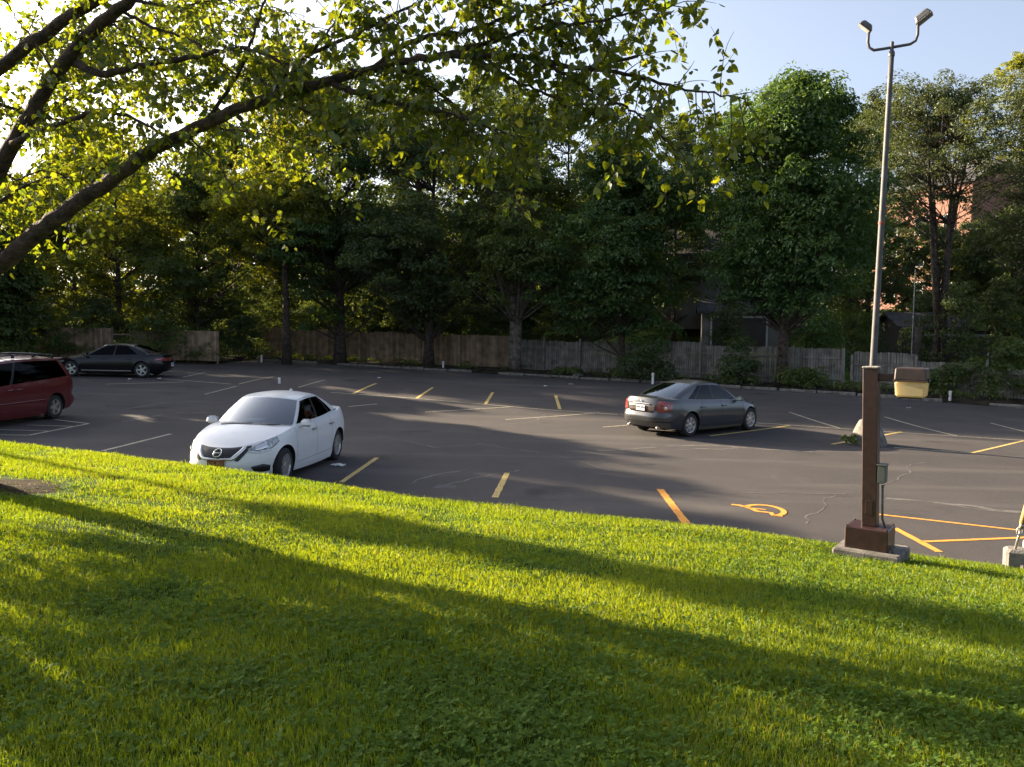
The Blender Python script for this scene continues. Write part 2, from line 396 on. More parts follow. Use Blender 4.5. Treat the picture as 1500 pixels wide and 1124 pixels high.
class Car:
    def __init__(s, sp):
        s.sp = sp; s.nose, s.tail, s.W = sp['nose'], sp['tail'], sp['W']
        s.xmf, s.xmr, s.nf, s.nr = sp['xmf'], sp['xmr'], sp['nf'], sp['nr']
        s.zs, s.crown, s.wf = itp(sp['zs']), itp(sp['crown']), itp(sp['wf'])
        s.np_, s.tp_, s.zb = itp(sp['nosep']), itp(sp['tailp']), itp(sp['zb'])
        th = np.linspace(0, PI / 2, 300)
        fx = s.xmf + (s.nose - s.xmf) * np.cos(th) ** (2 / s.nf); fy = np.sin(th) ** (2 / s.nf)
        rx = s.xmr - (s.xmr - s.tail) * np.cos(th[::-1]) ** (2 / s.nr); ry = np.sin(th[::-1]) ** (2 / s.nr)
        mx = np.linspace(s.xmf, s.xmr, 200)[1:-1]
        s.ox = np.concatenate([fx, mx, rx]); s.os = np.concatenate([fy, np.ones(len(mx)), ry])
        ds = np.hypot(np.diff(s.ox), np.diff(s.os * s.W)); keep = np.concatenate([[True], ds > 1e-6])
        s.ox, s.os = s.ox[keep], s.os[keep]
        s.ou = np.concatenate([[0], np.cumsum(np.hypot(np.diff(s.ox), np.diff(s.os * s.W)))]); s.U = s.ou[-1]
        tx, ty = np.gradient(s.ox), np.gradient(s.os * s.W); l = np.hypot(tx, ty)
        s.nx, s.ny = ty / l, -tx / l
    def ux(s, x): return float(np.interp(-x, -s.ox, s.ou))
    def ztop(s, x0, yn): return s.zs(x0) + s.crown(x0) * (1 - yn * yn)
    def pt(s, u, v, off=0.0):
        sg = 1 if u >= 0 else -1; a = abs(u)
        x0, sh = np.interp(a, s.ou, s.ox), np.interp(a, s.ou, s.os); nx, ny = np.interp(a, s.ou, s.nx), np.interp(a, s.ou, s.ny)
        x = x0
        if x0 > s.xmf: x = s.xmf + (x0 - s.xmf) / (s.nose - s.xmf) * (s.nose + s.np_(v) - s.xmf)
        elif x0 < s.xmr: x = s.xmr - (s.xmr - x0) / (s.xmr - s.tail) * (s.xmr - s.tail - s.tp_(v))
        y = s.W * s.wf(v) * sh
        z0 = s.zb(x0); z = z0 + v * (s.ztop(x0, sh) - z0)
        return np.array([x + off * nx, sg * (y + off * ny), z])
    def vz(s, u, z):
        a = abs(u); x0, sh = np.interp(a, s.ou, s.ox), np.interp(a, s.ou, s.os); z0 = s.zb(x0)
        return (z - z0) / (s.ztop(x0, sh) - z0)
    def S(s, u, z, off=0.0): return s.pt(u, float(np.clip(s.vz(u, z), 0, 1)), off)
    # ---- a patch lying on the body between a top and a bottom polyline in (u, z)
    def strip(s, top, bot, off=0.006, n=14, m=5, mb=None, thick=0.012):
        mb = mb or MB()
        def res(p):
            p = np.array(p, float); d = np.concatenate([[0], np.cumsum(np.hypot(*np.diff(p, axis=0).T))]); t = np.linspace(0, d[-1], n)
            return np.stack([np.interp(t, d, p[:, 0]), np.interp(t, d, p[:, 1])], 1)
        T, B = res(top), res(bot); P = np.zeros((n, m + 2, 3))
        for i in range(n):
            for j in range(m):
                q = T[i] + (B[i] - T[i]) * j / (m - 1); P[i, j + 1] = s.S(q[0], q[1], off)
            P[i, 0] = s.S(T[i][0], T[i][1], off - thick); P[i, -1] = s.S(B[i][0], B[i][1], off - thick)
        mb.grid(P); return mb
    def seam(s, pts, mb, w=0.006, off=0.0035):
        """thin dark gap line along a polyline of (u, z)"""
        p = np.array(pts, float); d = np.concatenate([[0], np.cumsum(np.hypot(*np.diff(p, axis=0).T))]); n = max(3, int(d[-1] / 0.05))
        t = np.linspace(0, d[-1], n); q = np.stack([np.interp(t, d, p[:, 0]), np.interp(t, d, p[:, 1])], 1)
        tg = np.gradient(q, axis=0); tg /= np.linalg.norm(tg, axis=1)[:, None]; nn = np.stack([-tg[:, 1], tg[:, 0]], 1) * w / 2
        P = np.array([[s.S(*(q[i] + nn[i]), off), s.S(*(q[i] - nn[i]), off)] for i in range(n)]); mb.grid(P); return mb

def build_wheel(root, x, y, R, rr, spokes, rim_mat, w=0.205, name='wheel', lug=False):
    sg = 1 if y > 0 else -1
    e = bpy.data.objects.new(name, None); COL.objects.link(e); e.parent = root; e.location = (x, y, R); e.empty_display_size = .1
    if sg < 0: e.rotation_euler = (0, 0, PI)
    t = MB(); h = w / 2
    t.lathe([(rr * .96, -h + .01), (rr * 1.02, -h), (R - .035, -h), (R - .008, -h + .025), (R, -h + .06), (R, h - .06), (R - .008, h - .025), (R - .035, h), (rr * 1.02, h), (rr * .96, h - .012), (rr * .93, h - .05)], 36, 'y')
    t.build('tyre', M['rubber'], e, True, 40)
    r = MB()
    r.lathe([(rr * .97, h - .016), (rr * .99, h - .004), (rr * .93, h - .006), (rr * .88, h - .03), (rr * .86, -.02)], 36, 'y')
    r.lathe([(0.001, h - .012), (.03, h - .012), (.055, h - .018), (.07, h - .04), (.07, h - .09)], 20, 'y')
    for k in range(spokes):
        a = 2 * PI * k / spokes
        u = np.array([math.cos(a), 0, math.sin(a)]); q = np.array([-math.sin(a), 0, math.cos(a)]); o = np.array([0, 1.0, 0])
        wi, wo = (.030, .024) if spokes > 7 else (.045, .052)
        P = []
        for rad, wd, yy in ((.045, wi, h - .022), (rr * .5, (wi + wo) / 2 * .85, h - .016), (rr * .93, wo, h - .022)):
            P.append([u * rad + q * -wd + o * (yy - .03), u * rad + q * -wd * .8 + o * yy, u * rad + q * wd * .8 + o * yy, u * rad + q * wd + o * (yy - .03)])
        r.grid(P)
    r.build('rim', rim_mat, e, True, 35)
    d = MB(); d.lathe([(rr * .9, .005), (.001, .005)], 24, 'y'); d.build('backing_disc', M['black_trim'], e)  # plain dark disc closing the wheel behind the spokes
    return e

def build_car(root, sp):
    c = Car(sp); paint = sp['paint']; R = sp['wr']; xf, xr = sp['axles']; AR = sp['arch']
    body = MB(); dark = MB()
    us = list(np.linspace(0, c.U, 150))
    for xc in (xf, xr):
        for dx in np.linspace(-AR - .05, AR + .05, 44): us.append(c.ux(xc + dx))
        for q in (-1, 1):
            for e in (-.006, -.001, .001, .006): us.append(c.ux(xc + q * (AR + e)))
    us = np.unique(np.round(us, 4)); us = us[np.concatenate([[True], np.diff(us) > 8e-4])]
    NV = 16; lv = np.linspace(0, 1, NV) ** 0.85
    g = sp['gh']
    def cols(sign):
        P, Q, D = [], [], []
        for u in us:
            x0 = float(np.interp(u, c.ou, c.ox)); sh = float(np.interp(u, c.ou, c.os)); zb = c.zb(x0); zt = c.ztop(x0, sh); vb = 0.0; fl = 0
            for xc in (xf, xr):
                d = abs(x0 - xc)
                if d < AR: vb = max(vb, (R + .01 + math.sqrt(AR * AR - d * d) * sp.get('archk', 1.0) - zb) / (zt - zb))
                fl = max(fl, float(sm(AR + .10, AR - .02, d)))
            col = []
            for t in lv:
                v = vb + (1 - vb) * t
                p = c.pt(u, v); p[1] += fl * .014 * (1 - t) ** 2 * (1 if sh > .5 else 0)
                col.append(p * np.array([1, sign, 1]))
            P.append(col)
            b = col[0].copy(); D.append([col[0], np.array([b[0] * .985, b[1] * .70, b[2]])])
            top = c.pt(u, 1.0); Q.append([np.array([top[0], sign * top[1] * (1 - k), c.zs(x0) + c.crown(x0) * (1 - (sh * (1 - k)) ** 2)]) for k in (0, .06, .16, .3, .5, .75, 1)])
        return np.array(P), np.array(Q), np.array(D)
    for sign in (1, -1):
        P, Q, D = cols(sign)
        body.grid(P, flip=sign > 0)
        dark.grid(D, flip=sign < 0)
        # top cap (bonnet and boot lid), left open under the cabin
        n, m = Q.shape[:2]; F = []
        for i in range(n - 1):
            for j in range(m - 1):
                cx, cy = Q[i:i + 2, j:j + 2, 0].mean(), abs(Q[i:i + 2, j:j + 2, 1]).mean()
                q2 = (cy / g['wb']) ** 2
                if g['xr0'] + .07 + g['br0'] * q2 < cx < g['xf0'] - .10 - g['bf0'] * q2 and cy < g['wb'] * .93: continue
                q = [i * m + j, (i + 1) * m + j, (i + 1) * m + j + 1, i * m + j + 1]; F.append(q[::-1] if sign > 0 else q)
        body.add(Q.reshape(-1, 3), F)
    # ---- greenhouse
    zre = itp(g['zre']); nfc, nsc = 9, 40
    ks = [0, .05, .12, .3, .5, .7, .84, .90, .95, 1.0]; rows = {}
    def gcol(sec, t):
        """bottom and top point of a greenhouse column"""
        out = []
        for e in (0, 1):
            w = (g['wb'], g['wt'])[e]; fxx = (g['xf0'], g['xf1'])[e]; rxx = (g['xr0'], g['xr1'])[e]; bf = (g['bf0'], g['bf1'])[e]; br = (g['br0'], g['br1'])[e]
            rt = g.get('rtap', .90)
            if sec == 'f': y = w * .955 * t; x = fxx - bf * t * t
            elif sec == 's':
                xa, xb = fxx - bf - .035, rxx + br + .035; x = xa + (xb - xa) * t
                y = w * (1 - (1 - rt) * max(0, (t - .35) / .65) ** 2) * (1 - .02 * max(0, (.2 - t) / .2) ** 2)
            else: y = w * rt * .955 * (1 - t); x = rxx + br * (1 - t) ** 2
            if e == 0:
                z = float(c.zs(x) + c.crown(x) * (1 - min(1, y / c.W) ** 2)) - .012
            else: z = float(zre(x)) + g['crown'] * (1 - min(1, (y / w)) ** 2)
            out.append(np.array([x, y, z]))
        return out
    seq = [('f', t) for t in np.linspace(0, 1, nfc)] + [('s', t) for t in np.linspace(0, 1, nsc)] + [('r', t) for t in np.linspace(0, 1, nfc)]
    pieces = {}
    def grid_side(sign):
        G = np.zeros((len(seq), len(ks), 3))
        for i, (sec, t) in enumerate(seq):
            b, tp = gcol(sec, t)
            for j, k in enumerate(ks):
                p = b + (tp - b) * k; bul = math.sin(PI * k)
                if sec == 'f': p[0] += .035 * bul
                elif sec == 'r': p[0] -= g.get('rbulge', .03) * bul
                p[1] += (.022 if sec == 's' else .022 * (t if sec == 'f' else 1 - t)) * bul
                G[i, j] = p * np.array([1, sign, 1])
        return G
    for sign in (1, -1):
        G = grid_side(sign); n, m = G.shape[:2]
        fid = {}
        for i in range(n - 1):
            sec, t = seq[i]; sec2, t2 = seq[i + 1]; tc = (t + t2) / 2
            for j in range(m - 1):
                key = 'body'; kc = (ks[j] + ks[j + 1]) / 2
                if sec == sec2 == 'f' and .05 < kc < .95: key = 'windscreen'
                elif sec == sec2 == 'r' and .05 < kc < .95 and tc > g.get('rpil', .1): key = 'rear_window'
                elif sec == sec2 == 's' and .05 < kc < .90:
                    if g['side'][0][0] < tc < g['side'][-1][1]: key = 'pillar%d%s' % (sum(tc > w_[1] for w_ in g['side']), 'l' if sign > 0 else 'r')
                    for wi, (a, b_) in enumerate(g['side']):
                        if a < tc < b_: key = 'side_window%d%s' % (wi, 'l' if sign > 0 else 'r')
                q = [i * m + j, (i + 1) * m + j, (i + 1) * m + j + 1, i * m + j + 1]
                fid.setdefault(key, []).append(q[::-1] if sign > 0 else q)
        for key, F in fid.items():
            (body if key == 'body' else pieces.setdefault(key, MB())).add(G.reshape(-1, 3), F)
        # roof
        T = G[:, -1]; Rf = []
        for i in range(n):
            row = []
            for k in (0, .05, .15, .35, .65, 1):
                y = T[i][1] * (1 - k); yt = abs(T[i][1]); w = g['wt']
                row.append([T[i][0], y, T[i][2] + g['crown'] * ((1 - (abs(y) / w) ** 2) - (1 - (yt / w) ** 2))])
            Rf.append(row)
        body.grid(np.array(Rf), flip=sign > 0)
    # weld the greenhouse and body verts that no face uses away
    def clean_build(mb, name, mat, sharp=28):
        o = mb.build(name, mat, root, True)
        bm = bmesh.new(); bm.from_mesh(o.data)
        bmesh.ops.delete(bm, geom=[v for v in bm.verts if not v.link_faces], context='VERTS')
        bmesh.ops.remove_doubles(bm, verts=bm.verts, dist=0.0004)
        bmesh.ops.recalc_face_normals(bm, faces=bm.faces)
        bm.to_mesh(o.data); bm.free(); o.data.set_sharp_from_angle(angle=math.radians(sharp)); return o
    clean_build(body, 'body', paint, 32)
    for key, mb in sorted(pieces.items()):
        nm = 'side_window' if key.startswith('side') else 'pillar' if key.startswith('pillar') else key
        clean_build(mb, nm, M['black_trim'] if nm == 'pillar' else sp['glass'].get(nm, M['glass_tint']))
    # underbody and wheel wells
    dark.box(((c.nose + c.tail) / 2, 0, .30), (c.nose - c.tail - .7, c.W * 1.3, .20))
    dark.box((0, 0, .46), ((xf - xr) - 2 * AR - .05, c.W * 1.75, .34))
    for xc in (xf, xr): dark.box((xc, 0, .47), (AR * 2.06, c.W * 1.2, .5))
    dark.build('underbody', M['seam'], root)
    # cabin
    xf0, xr0, wb = g['xf0'], g['xr0'], g['wb']; zf = sp['floor']
    cab = MB(); cab.box(((xf0 + xr0) / 2 - .05, 0, zf), (xf0 - xr0 - .25, wb * 1.86, .04)); 
    cab.build('cabin_floor', M['cabin'], root)
    db = MB(); db.box((xf0 - .56, 0, zf + .10), (.34, wb * 1.35, .20), bev=.05); db.build('dashboard', M['cabin'], root)
    for sx in g['rows']:
        for sy in ((.36, -.36) if sx == g['rows'][0] else (.38, -.38)):
            st = MB(); st.box((sx, sy, zf + .16), (.16, .48, .50), bev=.05, taper=.85); st.box((sx - .03, sy, zf + .47), (.10, .25, .16), bev=.035)
            st.build('seat', M['cabin_light'] if sp.get('light_cabin') else M['cabin'], root, True, 30)
    sw = MB(); an = np.linspace(0, 2 * PI, 25); ctr = np.array([xf0 - .72, .36, zf + .22])
    ring = np.array([ctr + .18 * (math.cos(a) * np.array([0, 1, 0]) + math.sin(a) * np.array([.42, 0, .9])) for a in an]); sw.tube(ring, .014, 6, False)
    sw.tube([ctr + np.array([0, -.17, 0]), ctr + np.array([0, .17, 0])], .018, 6); sw.build('steering_wheel', M['cabin'], root, True)
    # wheels
    for x in (xf, xr):
        for y in (c.W - .125, -(c.W - .125)):
            build_wheel(root, x, y, R, sp['rim'], sp['spokes'], sp['rim_mat'])
    # doors: panel gaps, handles, sill moulding
    for sg in (1, -1):
        sm_ = MB()
        zt = lambda x: float(c.zs(x)) - .012
        dx = sp['doors']; zl = sp.get('door_low', .30)
        def uu(x): return sg * c.ux(x)
        for x in dx:
            if x - .02 < xr + AR + .02 and x > xr: # rear door cuts round the wheel arch
                p = [(uu(x + .12), zt(x)), (uu(x + .04), .75), (uu(xr + AR + .03), .60), (uu(xr + AR + .06), zl)]
            else: p = [(uu(x), zt(x)), (uu(x + .015), .6), (uu(x), zl)]
            c.seam(p, sm_)
        c.seam([(uu(dx[0]), zl), (uu(max(dx[-1], xr + AR + .06)), zl)], sm_)
        sm_.build('door_gap', M['seam'], root)
        for hx in sp['handles']:
            h = c.strip([(uu(hx + .10), sp['hz'] + .015), (uu(hx - .10), sp['hz'] + .02)], [(uu(hx + .10), sp['hz'] - .01), (uu(hx - .10), sp['hz'] - .006)], .028, 6, 3, thick=.03)
            h.build('door_handle', sp.get('handle_mat', paint), root, True)
        if sp.get('sill'):
            c.strip([(uu(xf - AR - .04), .27), (uu(xr + AR + .04), .27)], [(uu(xf - AR - .04), .215), (uu(xr + AR + .04), .215)], .01, 16, 3).build('sill_moulding', sp['sill'], root, True)
        # mirror
        mx, mz = sp['mirror']; my = c.W * .94
        mr = MB(); mr.box((mx, sg * (my + .10), mz), (.13, .21, .145), bev=.045, taper=.86, rz=-sg * .18); mr.tube([(mx + .02, sg * (my - .07), mz - .06), (mx, sg * (my + .06), mz - .05)], .022, 6)
        mo = mr.build('mirror', sp.get('mirror_mat', paint), root, True, 40)
        g_ = MB(); g_.box((mx - .068, sg * (my + .10), mz), (.006, .16, .10), rz=-sg * .18); g_.build('mirror_glass', M['chrome'], mo)
    return c

def plate(root, c, rear, z, mat, ink, letters=True):
    """number plate standing proud of the bumper"""
    u0 = c.U if rear else 0
    p = c.S(u0 if rear else 0.0, z, .02); sx = -1 if rear else 1
    b = MB(); b.box((p[0] + sx * .004, 0, z), (.012, .305, .155), bev=.004); o = b.build('number_plate', mat, root)
    if letters:
        k = MB()
        for i in range(6):
            y = -.105 + i * .042 + (.012 if i > 2 else -.012)
            k.box((p[0] + sx * .0125, y, z - .004), (.003, .026, .008)); k.box((p[0] + sx * .0125, y - .010, z + .012), (.003, .007, .05))
            k.box((p[0] + sx * .0125, y + (.010 if i % 2 else 0), z + .018), (.003, .007, .045)); k.box((p[0] + sx * .0125, y, z + .036), (.003, .026, .008))
        k.box((p[0] + sx * .0125, 0, z + .062), (.003, .16, .010))
        k.build('plate_lettering', ink, o)
    return o

def spec_sedan(**kw):
    d = dict(nose=2.28, tail=-2.345, W=.875, xmf=.75, xmr=-1.25, nf=2.5, nr=2.9,
        zs=[(2.28, .68), (2.05, .745), (1.7, .82), (1.35, .885), (1.0, .94), (.5, .965), (0, .975), (-.8, .99), (-1.4, 1.02), (-2.0, 1.045), (-2.345, 1.02)],
        crown=[(2.28, .03), (1.6, .075), (1.0, .06), (.4, .02), (-1.3, .02), (-1.8, .04), (-2.345, .03)],
        wf=[(0, .925), (.08, .955), (.3, .985), (.55, 1.0), (.75, .985), (.9, .95), (1, .895)],
        nosep=[(0, -.13), (.12, -.05), (.3, 0), (.55, -.01), (.8, -.06), (1, -.17)],
        tailp=[(0, .14), (.15, .04), (.4, 0), (.6, .02), (.8, .06), (1, .10)],
        zb=[(2.28, .21), (1.7, .19), (-1.8, .19), (-2.345, .27)],
        axles=(1.35, -1.35), wr=.316, arch=.365, rim=.215, spokes=10, rim_mat=M['alloy'], paint=M['paint_white'],
        gh=dict(xf0=1.02, xf1=.22, xr0=-1.86, xr1=-1.02, bf0=.24, bf1=.10, br0=.20, br1=.10, wb=.765, wt=.575, crown=.07,
                zre=[(.4, 1.34), (.2, 1.37), (-.2, 1.42), (-.6, 1.415), (-1.0, 1.36), (-1.2, 1.31)], side=((.03, .43), (.475, .80), (.815, .90)), rows=(-.15, -1.05), rpil=.12),
        glass=dict(windscreen=M['glass_clear'], side_window=M['glass_tint'], rear_window=M['glass_tint']), floor=.80,
        doors=(.88, -.12, -1.02), handles=(.02, -.92), hz=.82, mirror=(.62, 1.0), light_cabin=False)
    d.update(kw); return d

def white_sedan(root):
    sp = spec_sedan(light_cabin=True, mirror_mat=M['paint_white'], handle_mat=M['alloy_dull'], glass=dict(windscreen=M['glass_clear'], side_window=M['glass_dark'], rear_window=M['glass_tint'])); c = build_car(root, sp)
    # V grille: dark mesh panel, chrome V, dark outer V
    for sg in (1,):
        c.strip([(-.47, .735), (0, .725), (.47, .735)], [(-.27, .535), (0, .52), (.27, .535)], .008, 15, 5).build('grille', M['black_trim'], root, True)
    for sg in (1, -1):
        c.strip([(sg * .50, .742), (sg * .285, .525), (sg * .0, .505)], [(sg * .425, .735), (sg * .235, .56), (sg * .0, .545)], .022, 14, 3).build('grille_chrome', M['chrome'], root, True)
        c.strip([(sg * .585, .745), (sg * .36, .50)], [(sg * .505, .742), (sg * .295, .515)], .010, 8, 3).build('grille_side', M['black_trim'], root, True)
        # swept headlamp
        hl = c.strip([(sg * .50, .695), (sg * .72, .765), (sg * .95, .835), (sg * 1.18, .865)], [(sg * .52, .65), (sg * .74, .625), (sg * .96, .66), (sg * 1.20, .77)], .010, 16, 6).build('headlight', M['lamp_clear'], root, True)
        c.strip([(sg * .63, .715), (sg * .76, .755), (sg * .88, .785)], [(sg * .64, .665), (sg * .76, .665), (sg * .88, .685)], .016, 8, 4).build('lamp_reflector', M['chrome'], hl, True)
        c.strip([(sg * .53, .66), (sg * .75, .636), (sg * .98, .672)], [(sg * .53, .645), (sg * .75, .618), (sg * .98, .654)], .017, 10, 3).build('daylight_strip', M['chrome'], hl, True)
        c.strip([(sg * .58, .40), (sg * .80, .43), (sg * .98, .39)], [(sg * .64, .31), (sg * .80, .29), (sg * .96, .29)], .008, 10, 4).build('fog_recess', M['black_trim'], root, True)
        c.strip([(sg * (c.U - .42), .92), (sg * (c.U - .75), .97), (sg * (c.U - 1.02), .96)], [(sg * (c.U - .42), .80), (sg * (c.U - .75), .78), (sg * (c.U - 1.0), .86)], .010, 10, 5).build('tail_light', M['lamp_red'], root, True)
    c.strip([(-.50, .33), (.50, .33)], [(-.46, .25), (.46, .25)], .008, 12, 4).build('lower_intake', M['black_trim'], root, True)
    e = MB(); p = c.S(0, .635, .034); an = np.linspace(0, 2 * PI, 29)
    e.tube([(c.S(0, .635 + .062 * math.sin(a), .034)[0], 0.068 * math.cos(a), .635 + .062 * math.sin(a)) for a in an], .0085, 6, False); e.box((p[0], 0, .635), (.014, .150, .018), bev=.004)
    e.build('emblem', M['chrome'], root, True)
    plate(root, c, False, .455, M['plate_dark'], M['plate_gold']); plate(root, c, True, .80, M['plate'], M['plate_ink'])
    wp = MB(); wp.tube([(1.06, -.52, .975), (.99, .05, 1.015)], .009, 5); wp.tube([(1.10, .05, .975), (.98, .58, 1.0)], .009, 5); wp.build('wiper', M['black_trim'], root)
    cw = MB(); 
    cw.grid(np.array([[(1.075 - .24 * (t * t), t * .73, float(c.zs(1.05 - .22 * t * t) + c.crown(1.05) * (1 - (t * .73 / .875) ** 2)) + .006), (1.01 - .24 * (t * t), t * .73, float(c.zs(1.0 - .22 * t * t) + c.crown(1.0) * (1 - (t * .73 / .875) ** 2)) + .012)] for t in np.linspace(-1, 1, 17)]))
    cw.build('cowl', M['black_trim'], root, True)
    pp = MB(); pp.box((.47, -.12, 1.012), (.22, .30, .006), M=Matrix.Rotation(.05, 3, 'Y')); pp.build('dash_paper', M['paper'], root)
    af = MB(); af.box((-.92, 0, 1.475), (.16, .035, .05), taper=.4, bev=.008); af.build('antenna_fin', M['paint_white'], root)
    return c

def grey_sedan(root):
    sp = spec_sedan(nose=2.36, tail=-2.50, W=.895, xmf=.85, xmr=-1.55, nr=3.2, axles=(1.40, -1.40), wr=.325, arch=.372, rim=.218, spokes=7, rim_mat=M['alloy'], paint=M['paint_grey'],
        zs=[(2.36, .66), (2.1, .73), (1.75, .80), (1.4, .85), (1.0, .90), (.5, .935), (0, .95), (-.8, .975), (-1.4, 1.0), (-2.0, 1.02), (-2.5, .995)],
        crown=[(2.36, .03), (1.6, .07), (1.0, .06), (.4, .02), (-1.3, .02), (-1.8, .05), (-2.5, .06)],
        tailp=[(0, .15), (.12, .06), (.28, .0), (.42, .0), (.48, .035), (.7, .05), (.9, .065), (1, .10)],
        zb=[(2.36, .21), (1.7, .19), (-1.8, .20), (-2.5, .27)],
        gh=dict(xf0=1.12, xf1=.28, xr0=-2.02, xr1=-1.02, bf0=.24, bf1=.10, br0=.24, br1=.12, wb=.785, wt=.585, crown=.065,
                zre=[(.4, 1.33), (.2, 1.36), (-.2, 1.405), (-.6, 1.40), (-1.0, 1.35), (-1.2, 1.31)], side=((.03, .43), (.47, .75), (.765, .875)), rows=(-.1, -1.0), rpil=.12, rbulge=.06),
        glass=dict(windscreen=M['glass_clear'], side_window=M['glass_tint'], rear_window=M['glass_clear']),
        doors=(.98, -.05, -1.0), handles=(.08, -.88), hz=.79, mirror=(.72, .97), floor=.78)
    c = build_car(root, sp); U = c.U
    for sg in (1, -1):
        tl = c.strip([(sg * (U - .56), .96), (sg * (U - .74), .985), (sg * (U - 1.0), .935)], [(sg * (U - .50), .70), (sg * (U - .72), .68), (sg * (U - .92), .735)], .012, 12, 6).build('tail_light', M['lamp_red'], root, True)
        for q, (uu, zz, r_) in enumerate(((.66, .865, .055), (.76, .79, .045))):
            b = MB(); p = c.S(sg * (U - uu), zz, .02); an = np.linspace(0, 2 * PI, 17)
            n = np.array([np.interp(U - uu, c.ou, c.nx), sg * np.interp(U - uu, c.ou, c.ny), 0]); t_ = np.cross(n, [0, 0, 1.0])
            b.add([p] + [p + r_ * (math.cos(a) * t_ + math.sin(a) * np.array([0, 0, 1.0])) - n * .008 for a in an], [[0, i + 1, i + 2] for i in range(16)]); b.build('lamp_lens', M['chrome'] if q else M['lamp_red'], tl, True)
        c.strip([(sg * .50, .70), (sg * .95, .80), (sg * 1.15, .82)], [(sg * .52, .58), (sg * .95, .66), (sg * 1.15, .76)], .010, 10, 5).build('headlight', M['lamp_clear'], root, True)
        c.strip([(sg * (U - .02), .44), (sg * (U - .55), .44), (sg * (U - 1.0), .44)], [(sg * (U - .02), .415), (sg * (U - .55), .415), (sg * (U - 1.0), .415)], .003, 14, 3).build('bumper_groove', M['seam'], root, True)
    # number-plate recess on the boot lid and chrome bar
    c.strip([(-(U - .0) + 0, .90), (-(U - .46), .88)], [(-(U - .0), .66), (-(U - .42), .66)], .004, 8, 4).build('plate_recess', M['dark_bronze'], root, True)
    c.strip([((U - .0), .90), ((U - .46), .88)], [((U - .0), .66), ((U - .42), .66)], .004, 8, 4).build('plate_recess', M['dark_bronze'], root, True)
    plate(root, c, True, .775, M['plate'], M['plate_ink'])
    for sg in (1, -1): c.strip([(sg * U, .915), (sg * (U - .30), .90)], [(sg * U, .885), (sg * (U - .30), .87)], .020, 6, 3).build('boot_trim', M['chrome'], root, True)
    e = MB(); p = c.S(U, .955, .016); an = np.linspace(0, 2 * PI, 21)
    e.tube([(p[0], .042 * math.cos(a), .955 + .032 * math.sin(a)) for a in an], .006, 5, False); e.box((p[0], 0, .955), (.01, .10, .014)); e.build('emblem', M['chrome'], root, True)
    for y in (-.5, .5):
        ex = MB(); ex.tube([(-2.0, y, .27), (-2.37, y, .26)], .032, 10); ex.build('exhaust_pipe', M['steel'], root, True)
    return c

def black_sedan(root):
    sp = spec_sedan(nose=2.38, tail=-2.36, W=.925, xmf=.9, xmr=-1.4, nf=2.4, nr=2.5, axles=(1.425, -1.425), wr=.325, arch=.365, rim=.222, spokes=5, rim_mat=M['alloy'], paint=M['paint_black'],
        zs=[(2.38, .62), (2.1, .70), (1.75, .765), (1.3, .815), (.9, .85), (.5, .885), (0, .905), (-.8, .93), (-1.4, .95), (-1.9, .955), (-2.36, .88)],
        crown=[(2.38, .03), (1.6, .08), (1.0, .07), (.4, .02), (-1.3, .02), (-1.8, .06), (-2.36, .05)],
        zb=[(2.38, .22), (1.7, .19), (-1.8, .20), (-2.36, .28)],
        gh=dict(xf0=1.22, xf1=.28, xr0=-1.85, xr1=-.98, bf0=.28, bf1=.12, br0=.26, br1=.12, wb=.79, wt=.56, crown=.065,
                zre=[(.4, 1.26), (.2, 1.295), (-.2, 1.335), (-.6, 1.33), (-1.0, 1.275), (-1.2, 1.23)], side=((.05, .46), (.49, .86)), rows=(-.1, -1.0), rpil=.12, rbulge=.06),
        glass=dict(windscreen=M['glass_clear'], side_window=M['glass_dark'], rear_window=M['glass_dark']),
        doors=(1.0, -.08, -1.02), handles=(.08, -.9), hz=.76, mirror=(.80, .92), floor=.74, sill=M['black_trim'])
    c = build_car(root, sp); U = c.U
    for sg in (1, -1):
        c.strip([(sg * .55, .61), (sg * .90, .66), (sg * 1.1, .67)], [(sg * .55, .53), (sg * .90, .56), (sg * 1.1, .60)], .010, 10, 4).build('headlight', M['lamp_clear'], root, True)
        c.strip([(sg * U, .80), (sg * (U - .6), .83), (sg * (U - .95), .80)], [(sg * U, .70), (sg * (U - .6), .69), (sg * (U - .95), .72)], .010, 12, 4).build('tail_light', M['lamp_red'], root, True)
        u0, u1 = sg * c.ux(1.0), sg * c.ux(-1.0)
        c.strip([(u0, .29), (u1, .29)], [(u0, .265), (u1, .265)], .014, 12, 3).build('rocker_trim', M['alloy_dull'], root, True)
    plate(root, c, True, .52, M['plate'], M['plate_ink'])
    return c

